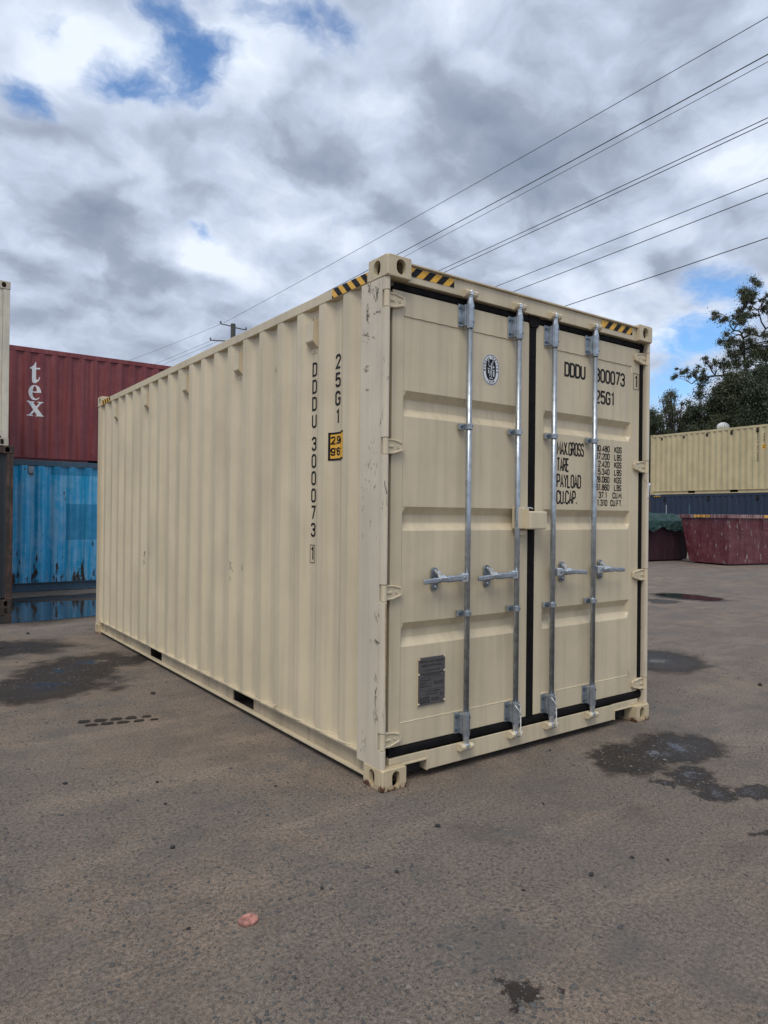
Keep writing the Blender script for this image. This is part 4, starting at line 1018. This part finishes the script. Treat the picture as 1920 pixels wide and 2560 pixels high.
# ------------------------------------------------------------------ right: stacked containers
RZ = R(-2.6)
navy = empty('shipping_container', (28.05, 10.88, 0), RZ)
tag(navy, 'navy blue container on the ground behind the maroon skip', 'container')
shell(navy, 6.058, CW, 2.59, 'navy', 'navy', phase=PH, low=.008, rt=.014)
cream = empty('shipping_container', (28.05, 10.88, 2.59), RZ)
tag(cream, 'yellowish cream high-cube container stacked on the navy one', 'container')
shell(cream, 6.058, CW, CH, 'cream', 'cream', phase=PH, low=.008, rt=.014)
cv_, nv_ = vent_mesh('dark'), vent_mesh('dark')
for k in range(5):
    inst(cv_, 'vent', cream, (.042,   .832 + 1.15 * k, 2.66))
    if k % 2 == 0: inst(nv_, 'vent', navy, (.042, .832 + 1.112 * k, 2.36))
column_text(cream, 'SKYU 3070560', .828, 2.52, .085, .055, .016, .105, PH, skip=.06)
column_text(cream, '25G1', .550, 2.50, .085, .055, .016, .11, PH)
ys = profile_patch('height_sign', 'yellow', cream, .47, .63, 1.86, 2.04, PH, .002)
mb = MB()
for s, z0 in (('2,9m', 1.965), ("9'6\"", 1.885)): put_text(mb, s, .05, .026, .010, .008, side_fn(PH, .0034, .61, z0))
mb.build('sign_lettering', 'black', ys)
hazard(navy, top, 6.058 - .60, 6.058 - .195, 2.59 - .111, 2.59 - .056, .02)
for y_ in (5.15, 3.95, 1.6):                                   # pale weld repairs
    profile_patch('weld_patch', 'decalgrey' if y_ == 5.15 else 'bluerail', navy, y_, y_ + .035, 1.6, 2.1, PH, .002)

# ball ventilator standing on the cream container's roof
tv = empty('roof_ventilator', (29.5, 13.95, 5.452))
tag(tv, 'small white spherical turbine ventilator on the cream container roof', 'ventilator')
MB().lathe([(.20, 0), (.20, .06), (.17, .08), (.17, .14), (.19, .15)], (0, 0, 0), 20).build('collar', 'galvwhite', tv)
for k in range(18):
    a0 = 2 * math.pi * k / 18; vs = []
    for j in range(7):
        th = math.pi * (.12 + .38 * 2 * j / 6 * .9); rr = .27 * math.sin(th); zz = .30 - .17 * math.cos(th) * -1
        zz = .155 + .30 * j / 6; rr = .27 * math.sqrt(max(.05, 1 - ((zz - .28) / .20) ** 2))
        for da, dr in ((0, 0), (.26, -.02)): vs.append(((rr + dr) * math.cos(a0 + da), (rr + dr) * math.sin(a0 + da), zz))
    mbv = MB(); mbv.add(vs, [(2 * j, 2 * j + 1, 2 * j + 3, 2 * j + 2) for j in range(6)]); mbv.build('vane', 'galvwhite', tv)
MB().lathe([(.12, .44), (.10, .465), (.04, .475), (.005, .476)], (0, 0, 0), 18).build('cap', 'galvwhite', tv, smooth=True)

# ------------------------------------------------------------------ skips
sk = empty('skip_bin', (19.36, 8.32, 0), math.atan2(-.20, .98))     # local x: along the right-hand face, local y: along the left-hand face
tag(sk, 'open scraped maroon skip bin with flared end', 'skip')
sb = MB(); h_ = 1.50; wx = 2.1
def trap(x0, x1, yb0, yb1, yt0, yt1, z0, z1): return [(x0, yb0, z0), (x1, yb0, z0), (x1, yb1, z0), (x0, yb1, z0), (x0, yt0, z1), (x1, yt0, z1), (x1, yt1, z1), (x0, yt1, z1)]
sb.add(trap(0, wx, 0, 1.50, 0, 1.86, .05, h_), [(0, 1, 2, 3), (0, 4, 5, 1), (1, 5, 6, 2), (2, 6, 7, 3), (3, 7, 4, 0)])
sb.add(trap(.02, wx - .02, .02, 1.48, .02, 1.83, .10, h_), [(0, 1, 2, 3), (0, 4, 5, 1), (1, 5, 6, 2), (2, 6, 7, 3), (3, 7, 4, 0)])
sb.build('body', 'skip', sk)
rm = MB(); t_ = .055
for (x0, x1, y0, y1) in ((-t_, wx + t_, -t_, .02), (-t_, wx + t_, 1.84, 1.86 + t_), (-t_, .02, .0205, 1.8395), (wx - .02, wx + t_, .0205, 1.8395)): rm.box(x0, x1, y0, y1, 1.49, 1.605)
rim = rm.build('rim', 'skiprim', sk, bevel=.008)
MB().box(-t_ - .003, -t_, .66, 1.28, 1.525, 1.585).build('label', 'yellow', rim)
MB().box(1.55, 2.05, -t_ - .003, -t_, 1.52, 1.59).build('label', 'yellow', rim)
lk = MB()
for k in range(9): y_ = .70 + .055 * k; lk.box(-t_ - .0045, -t_ - .003, y_, y_ + random.uniform(.015, .035), 1.537, 1.572) if k not in (3, 7) else None
lk.build('label_print', 'black', rim)
lg = MB(); lg.tube([(.42, -.06, 1.49), (.42, -.07, 1.18), (.42, -.13, 1.13), (.50, -.13, 1.12)], .03, 8); lg.build('lifting_lug', 'skip', sk)
lg = MB(); lg.tube([(1.5, -.06, 1.49), (1.5, -.07, 1.18), (1.5, -.13, 1.13), (1.58, -.13, 1.12)], .03, 8); lg.build('lifting_lug', 'skip', sk)
MB().box(.05, wx - .05, .08, .16, 0, .05).build('skid', 'skipdark', sk); MB().box(.05, wx - .05, 1.25, 1.33, 0, .05).build('skid', 'skipdark', sk)

sk2 = empty('skip_bin', (17.35, 10.98, 0), math.atan2(-.165, .986))
tag(sk2, 'dark maroon skip bin covered with a green tarpaulin', 'skip')
sb = MB(); sb.add([(0.15, .05, .05), (3.35, .05, .05), (3.35, 1.6, .05), (0.15, 1.6, .05), (0, 0, 1.35), (3.5, 0, 1.35), (3.5, 1.65, 1.35), (0, 1.65, 1.35)], [(0, 1, 2, 3), (0, 4, 5, 1), (1, 5, 6, 2), (2, 6, 7, 3), (3, 7, 4, 0), (4, 5, 6, 7)])
sb.build('body', 'skipdark', sk2, bevel=.01)
MB().box(.2, 3.3, .2, .3, 0, .05).build('skid', 'skipdark', sk2); MB().box(.2, 3.3, 1.3, 1.4, 0, .05).build('skid', 'skipdark', sk2)
tp = empty('tarpaulin', (17.35, 10.98, 1.36), math.atan2(-.165, .986))
nx_, ny_ = 90, 64; vs = []
for j in range(ny_):
    v_ = j / (ny_ - 1)
    for i in range(nx_):
        u_ = i / (nx_ - 1); x = -.10 + 3.7 * u_
        n1 = mnoise.fractal(Vector((x * 1.4, v_ * 3.0, 2.0)), 1.0, 2.0, 4); n2 = mnoise.fractal(Vector((x * 3.5, v_ * 7, 5.0)), 1.0, 2.0, 3)
        if v_ < .30:
            q = 1 - v_ / .30; drop = .30 + .10 * n1 + .05 * math.sin(x * 5); y = -.05 - .05 * q - .06 * abs(n2) * q - .03 * q * math.sin(x * 19 + 4 * n1); z = .02 - drop * q + .05 * n2
        else:
            q = (v_ - .30) / .70; y = -.05 + 1.78 * q; z = .02 + .26 * min(1, q * 3.5) * (1 - .4 * q) + .10 * n1 * min(1, q * 4) + .07 * abs(n2) * min(1, q * 6)
        vs.append((x, y, z))
mb = MB(); mb.add(vs, [(j * nx_ + i, j * nx_ + i + 1, (j + 1) * nx_ + i + 1, (j + 1) * nx_ + i) for j in range(ny_ - 1) for i in range(nx_ - 1)])
mb.build('sheet', 'tarp', tp, smooth=True)
tag(tp, 'crumpled dark green tarpaulin draped over the dark skip', 'tarpaulin')

# ------------------------------------------------------------------ pole and overhead lines
pl0 = empty('power_pole', (15.03, 36.33, 0))
tag(pl0, 'weathered timber power pole with splayed steel arms behind the beige container', 'pole')
MB().tube([(0, 0, 0), (0, 0, 6), (0, 0, 12.85)], [.20, .175, .145], 14).build('shaft', 'pole', pl0, smooth=False)
rt = Vector((.809, -.588, 0)); arms = [(rt * -.75 + Vector((0, 0, 12.86)), Vector((0, 0, 12.70))), (rt * .78 + Vector((0, 0, 12.50)), Vector((0, 0, 12.66))),
        (rt * -1.35 + Vector((0, 0, 11.86)), rt * 1.35 + Vector((0, 0, 11.76)))]
for a, b in arms: MB().tube([a, b], .034, 8).build('crossarm', 'pole', pl0)
for z_, wd_ in ((10.5, .9), (9.0, .9), (7.6, .4)): MB().tube([rt * -wd_ + Vector((0, 0, z_)), rt * wd_ + Vector((0, 0, z_))], .045, 8).build('crossarm', 'pole', pl0)
for a in (arms[0][0], arms[1][0], arms[2][0], arms[2][1]):
    ins_ = MB(); ins_.lathe([(.02, 0), (.06, .02), (.04, .05), (.07, .08), (.04, .11), (.06, .14), (.01, .17)], tuple(a), 10); ins_.build('insulator', 'glassy', pl0)
WIRES = [((15.17 - .6, 36.23 + .4, 12.92), (13.17, 4.31, 12.26), 0.0089, 'highest overhead wire, from the tip of the upper left pole arm'),
         ((15.66, 35.87, 12.30), (13.18, 4.30, 11.46), 0.0127, 'thicker second overhead wire from the top, black'),
         ((15.70, 35.85, 12.02), (13.18, 4.30, 11.30), 0.0072, 'thin grey overhead wire running just below the thick black one'),
         ((15.19, 36.22, 10.60), (13.20, 4.30, 10.10), 0.0098, 'fourth overhead wire from the top, upper one of the close pair'),
         ((15.19, 36.22, 10.38), (13.20, 4.30, 10.00), 0.0098, 'fifth overhead wire from the top, lower one of the close pair'),
         ((15.21, 36.22, 9.14), (13.21, 4.29, 8.80), 0.0089, 'sixth overhead wire from the top, third from the bottom'),
         ((15.21, 36.21, 8.60), (13.21, 4.29, 8.48), 0.0093, 'seventh overhead wire from the top, second from the bottom'),
         ((15.22, 36.21, 7.55), (13.22, 4.29, 7.52), 0.0098, 'lowest overhead wire, ending above the right-hand door')]
for a, b, r, lab in WIRES:
    a, b = Vector(a), Vector(b); pts = []
    for k in range(33):
        t = 1.75 * k / 32; p = a.lerp(b, t); p.z += .35 * t * (t - 1.0); pts.append(p)
    o = MB().tube(pts, r, 6).build('overhead_wire', 'wire', None, smooth=True); tag(o, lab, 'wire', 'overhead wires above the container')
for a, b, lab in (((14.47, 36.74, 12.86), (12.6, 95.0, 16.2), 'thin wire running from the pole arm away to the left'), ((14.17, 36.96, 11.95), (12.5, 95.0, 14.3), 'lower wire running from the pole away to the left'),
                  ((14.27, 36.90, 11.80), (13.2, 95.0, 14.0), 'slack lower wire beside the one running left from the pole')):
    a, b = Vector(a), Vector(b); pts = [a.lerp(b, k / 16) + Vector((0, 0, -1.6 * (k / 16) * (1 - k / 16))) for k in range(17)]
    o = MB().tube(pts, .008, 6).build('overhead_wire', 'wire', None, smooth=True); tag(o, lab, 'wire', 'overhead wires above the container')

# ------------------------------------------------------------------ trees
def leaf_mat(name, c0, c1):
    m, t, b = new_mat(name)
    rnd = t.node('ShaderNodeNewGeometry').outputs['Random Per Island']
    t.put(b.inputs['Base Color'], t.mix(rnd, c0 + (1,), c1 + (1,))); b.inputs['Roughness'].default_value = .5
    return m
M['leaf1'] = leaf_mat('gum_leaves', (.030, .040, .018), (.088, .105, .046))
M['leaf2'] = leaf_mat('dark_leaves', (.020, .031, .015), (.062, .085, .034))
M['leaf3'] = leaf_mat('olive_leaves', (.036, .044, .022), (.10, .11, .052))
M['bark'] = plain('dark_bark', (.055, .046, .038), .9, var=.3, scale=3)
def leaves(clumps, per, size, seed, droop=.5, squash=.95):
    """clumps: (x, y, z, radius); many separate small blades, thicker towards each clump's shell"""
    g_ = np.random.default_rng(seed); V, F = [], []
    for (cx, cy, cz, r) in clumps:
        n = int(per * (r ** 1.7)); d = g_.normal(size=(n, 3)); d /= np.linalg.norm(d, axis=1)[:, None]
        d *= (np.abs(g_.normal(size=n)) * .68 + .08)[:, None] * r; d[:, 2] *= squash
        P_ = d + np.array([cx, cy, cz])
        ax = g_.normal(size=(n, 3)); ax[:, 2] -= droop * 1.6; ax /= np.linalg.norm(ax, axis=1)[:, None]
        sd = np.cross(ax, g_.normal(size=(n, 3))); sd /= np.linalg.norm(sd, axis=1)[:, None] + 1e-9
        L_ = size * g_.uniform(.6, 1.5, n)[:, None]; W2 = L_ * .20
        k = len(V) and sum(len(q) for q in V); q = np.stack([P_, P_ + ax * L_ * .45 + sd * W2, P_ + ax * L_, P_ + ax * L_ * .45 - sd * W2], 1).reshape(-1, 3)
        F.append(np.arange(n * 4).reshape(-1, 4) + (k or 0)); V.append(q)
    return np.concatenate(V), np.concatenate(F)
def tree(name, label, base, fork, clumps, per, size, seed, mat, limb_r=.16, droop=.5, group='trees behind the cream container', mains=()):
    root = empty(name, base); tag(root, label, 'tree', group); b0 = Vector(base)
    g_ = random.Random(seed); fk = Vector(fork) - b0; mb = MB()
    mb.tube([Vector((0, 0, 0)), fk * .35 + Vector((g_.uniform(-.2, .2), g_.uniform(-.2, .2), 0)), fk * .7, fk], [limb_r * 1.9, limb_r * 1.6, limb_r * 1.4, limb_r * 1.25], 9)
    mb.build('trunk', 'bark', root, smooth=True)
    nodes = [(fk, limb_r)]
    mm = MB()
    for mp in mains:                                            # main limbs given by their ends
        e_ = Vector(mp[:3]) - b0; st_ = min(nodes, key=lambda q: (q[0] - e_).length + (0 if q[0].z < e_.z else 50))
        pts = [st_[0]]; rs = [st_[1]]
        for k in range(1, 6):
            u = k / 5; p = st_[0].lerp(e_, u) + Vector((g_.uniform(-.12, .12), g_.uniform(-.12, .12), .25 * math.sin(u * math.pi))) * (1 if k < 5 else 0); pts.append(p); rs.append(st_[1] * (1 - u) + mp[3] * u); nodes.append((p, rs[-1]))
        mm.tube(pts, rs, 7)
    for c in clumps:
        e_ = Vector(c[:3]) - b0; low = [q for q in nodes if q[0].z < e_.z + .2] or nodes
        st_ = min(low, key=lambda q: (q[0] - e_).length); rr = max(.018, min(st_[1] * .6, .012 * (st_[0] - e_).length + .02)); pts = [st_[0]]; rs = [rr]
        for k in range(1, 5):
            u = k / 4; p = st_[0].lerp(e_, u) + Vector((g_.uniform(-.1, .1), g_.uniform(-.1, .1), .18 * math.sin(u * math.pi))) * (1 if k < 4 else 0); pts.append(p); rs.append(rr * (1 - u) + .016 * u)
        mm.tube(pts, rs, 5)
        for k in range(5):                                     # twigs into the clump
            tip = e_ + Vector((g_.uniform(-1, 1), g_.uniform(-1, 1), g_.uniform(-.5, .9))) * c[3] * .8; mm.tube([pts[3], (pts[3] + tip) * .5 + Vector((0, 0, -.05)), tip], [.018, .014, .008], 4)
    mm.build('limbs', 'bark', root, smooth=True)
    V, F = leaves([(c[0] - base[0], c[1] - base[1], c[2] - base[2], c[3]) for c in clumps], per, size, seed, droop)
    me = bpy.data.meshes.new('crown'); me.from_pydata(V.tolist(), [], F.tolist()); me.materials.append(M[mat]); tag(inst(me, 'crown', root), kind='stuff')
    return root
fd, rl = np.array([.588, .809]), np.array([.809, -.588])
gr = np.random.default_rng(21)
T1 = [(56.81, 25.71, 21.03, .5), (56.21, 26.16, 20.09, .65), (56.5, 25.94, 20.24, .5), (55.63, 26.58, 19.22, .43), (55.98, 26.32, 19.44, .36), (54.47, 27.42, 18.63, .36), (54.83, 27.17, 17.98, .43), (55.53, 26.66, 17.63, .47), (56.28, 26.11, 18.72, .58), (56.58, 25.9, 18.29, .5), (57.16, 25.47, 18.59, .43), (55.94, 26.36, 18.36, .43), (55.25, 26.86, 16.55, .58), (55.9, 26.4, 16.56, .5), (56.25, 26.14, 15.91, .86), (56.84, 25.72, 15.41, .86), (56.5, 25.97, 14.83, .79), (54.45, 27.45, 15.67, .54), (53.87, 27.88, 14.94, .32), (53.82, 27.92, 14.15, .32), (54.92, 27.11, 14.96, .36), (54.81, 27.2, 14.52, .32), (57.18, 25.47, 16.5, .43), (57.4, 25.3, 17.58, .43), (57.42, 25.3, 15.93, .5), (54.35, 27.53, 13.8, .58), (51.84, 29.36, 13.91, .36), (52.08, 29.19, 13.8, .29), (52.43, 28.93, 13.27, .43), (52.84, 28.63, 13.34, .36), (53.48, 28.17, 13.5, .5), (55.4, 26.77, 13.95, .58), (57.32, 25.37, 14.12, .58), (56.04, 26.31, 14.32, .43), (57.03, 25.56, 19.6, .32), (57.5, 25.22, 19.03, .43), (57.43, 25.29, 14.99, .58), (57.87, 24.96, 17.01, .65), (58.03, 24.84, 18.31, .65), (57.73, 25.05, 19.75, .5), (58.24, 24.7, 15.79, .79)]
def spread(cl, amt):
    out = []
    for (x, y, z, r) in cl:
        s = gr.uniform(-amt, amt); out.append((x + fd[0] * s, y + fd[1] * s, z, r))
    return out
tree('gum_tree', 'tall gum tree with bare limbs and separate leaf tufts', (56.4, 26.4, 0), (56.19, 26.20, 13.0), [(x + gr.normal() * r * .8, y + gr.normal() * r * .8, z + gr.normal() * r * .75 + .1, r * gr.uniform(.40, .85)) for x, y, z, r in spread(T1, 1.6) for _ in range(4)], 1900, .13, 5, 'leaf1', .125, .8,
     mains=[(55.95, 26.4, 15.0, .10), (55.84, 26.44, 17.0, .06), (55.0, 27.0, 16.9, .05), (54.6, 27.3, 18.2, .03), (57.0, 25.6, 16.6, .07), (57.9, 24.9, 17.6, .05), (56.4, 26.0, 19.3, .04), (57.2, 25.4, 18.9, .05), (53.6, 28.1, 13.2, .06), (52.4, 28.9, 12.6, .04)])
def bushy(name, label, cx, cy, zb, zt, half, nclump, per, size, seed, mat, rr=(.5, .95), dep=1.8):
    g_ = np.random.default_rng(seed); cl = []
    for k in range(nclump):
        u = g_.uniform(-1, 1); v = g_.random(); hgt = zb + (zt - zb) * v * (1 - .35 * u * u); s = g_.uniform(-dep, dep) * (1 - .5 * v)
        cl.append((cx + rl[0] * u * half * (1 - .45 * v) + fd[0] * s, cy + rl[1] * u * half * (1 - .45 * v) + fd[1] * s, hgt, g_.uniform(*rr)))
    return tree(name, label, (cx, cy, 0), (cx + .1, cy, zb * .8), cl, per, size, seed, mat, .14)
bushy('broadleaf_tree', 'dense dark tree filling the right edge below the tall gum', 53.2, 23.6, 6.0, 13.3, 2.7, 100, 1700, .15, 31, 'leaf2', (.4, .85))
bushy('broadleaf_tree', 'dense dark green tree left of the gum trunk', 52.2, 25.6, 6.0, 12.9, 2.5, 95, 1600, .15, 32, 'leaf1', (.38, .78))
bushy('broadleaf_tree', 'ragged middle tree under the low bare branches', 51.6, 27.3, 6.0, 11.9, 2.4, 80, 1500, .14, 33, 'leaf2', (.32, .66))
bushy('broadleaf_tree', 'thin open-crowned tree with sky showing through', 50.4, 29.2, 6.5, 12.0, 2.3, 75, 1100, .12, 34, 'leaf3', (.24, .50))
bushy('broadleaf_tree', 'low dark bushy tree beside the container door edge', 46.3, 28.6, 5.0, 9.6, 1.6, 50, 1800, .13, 35, 'leaf2', (.32, .6))
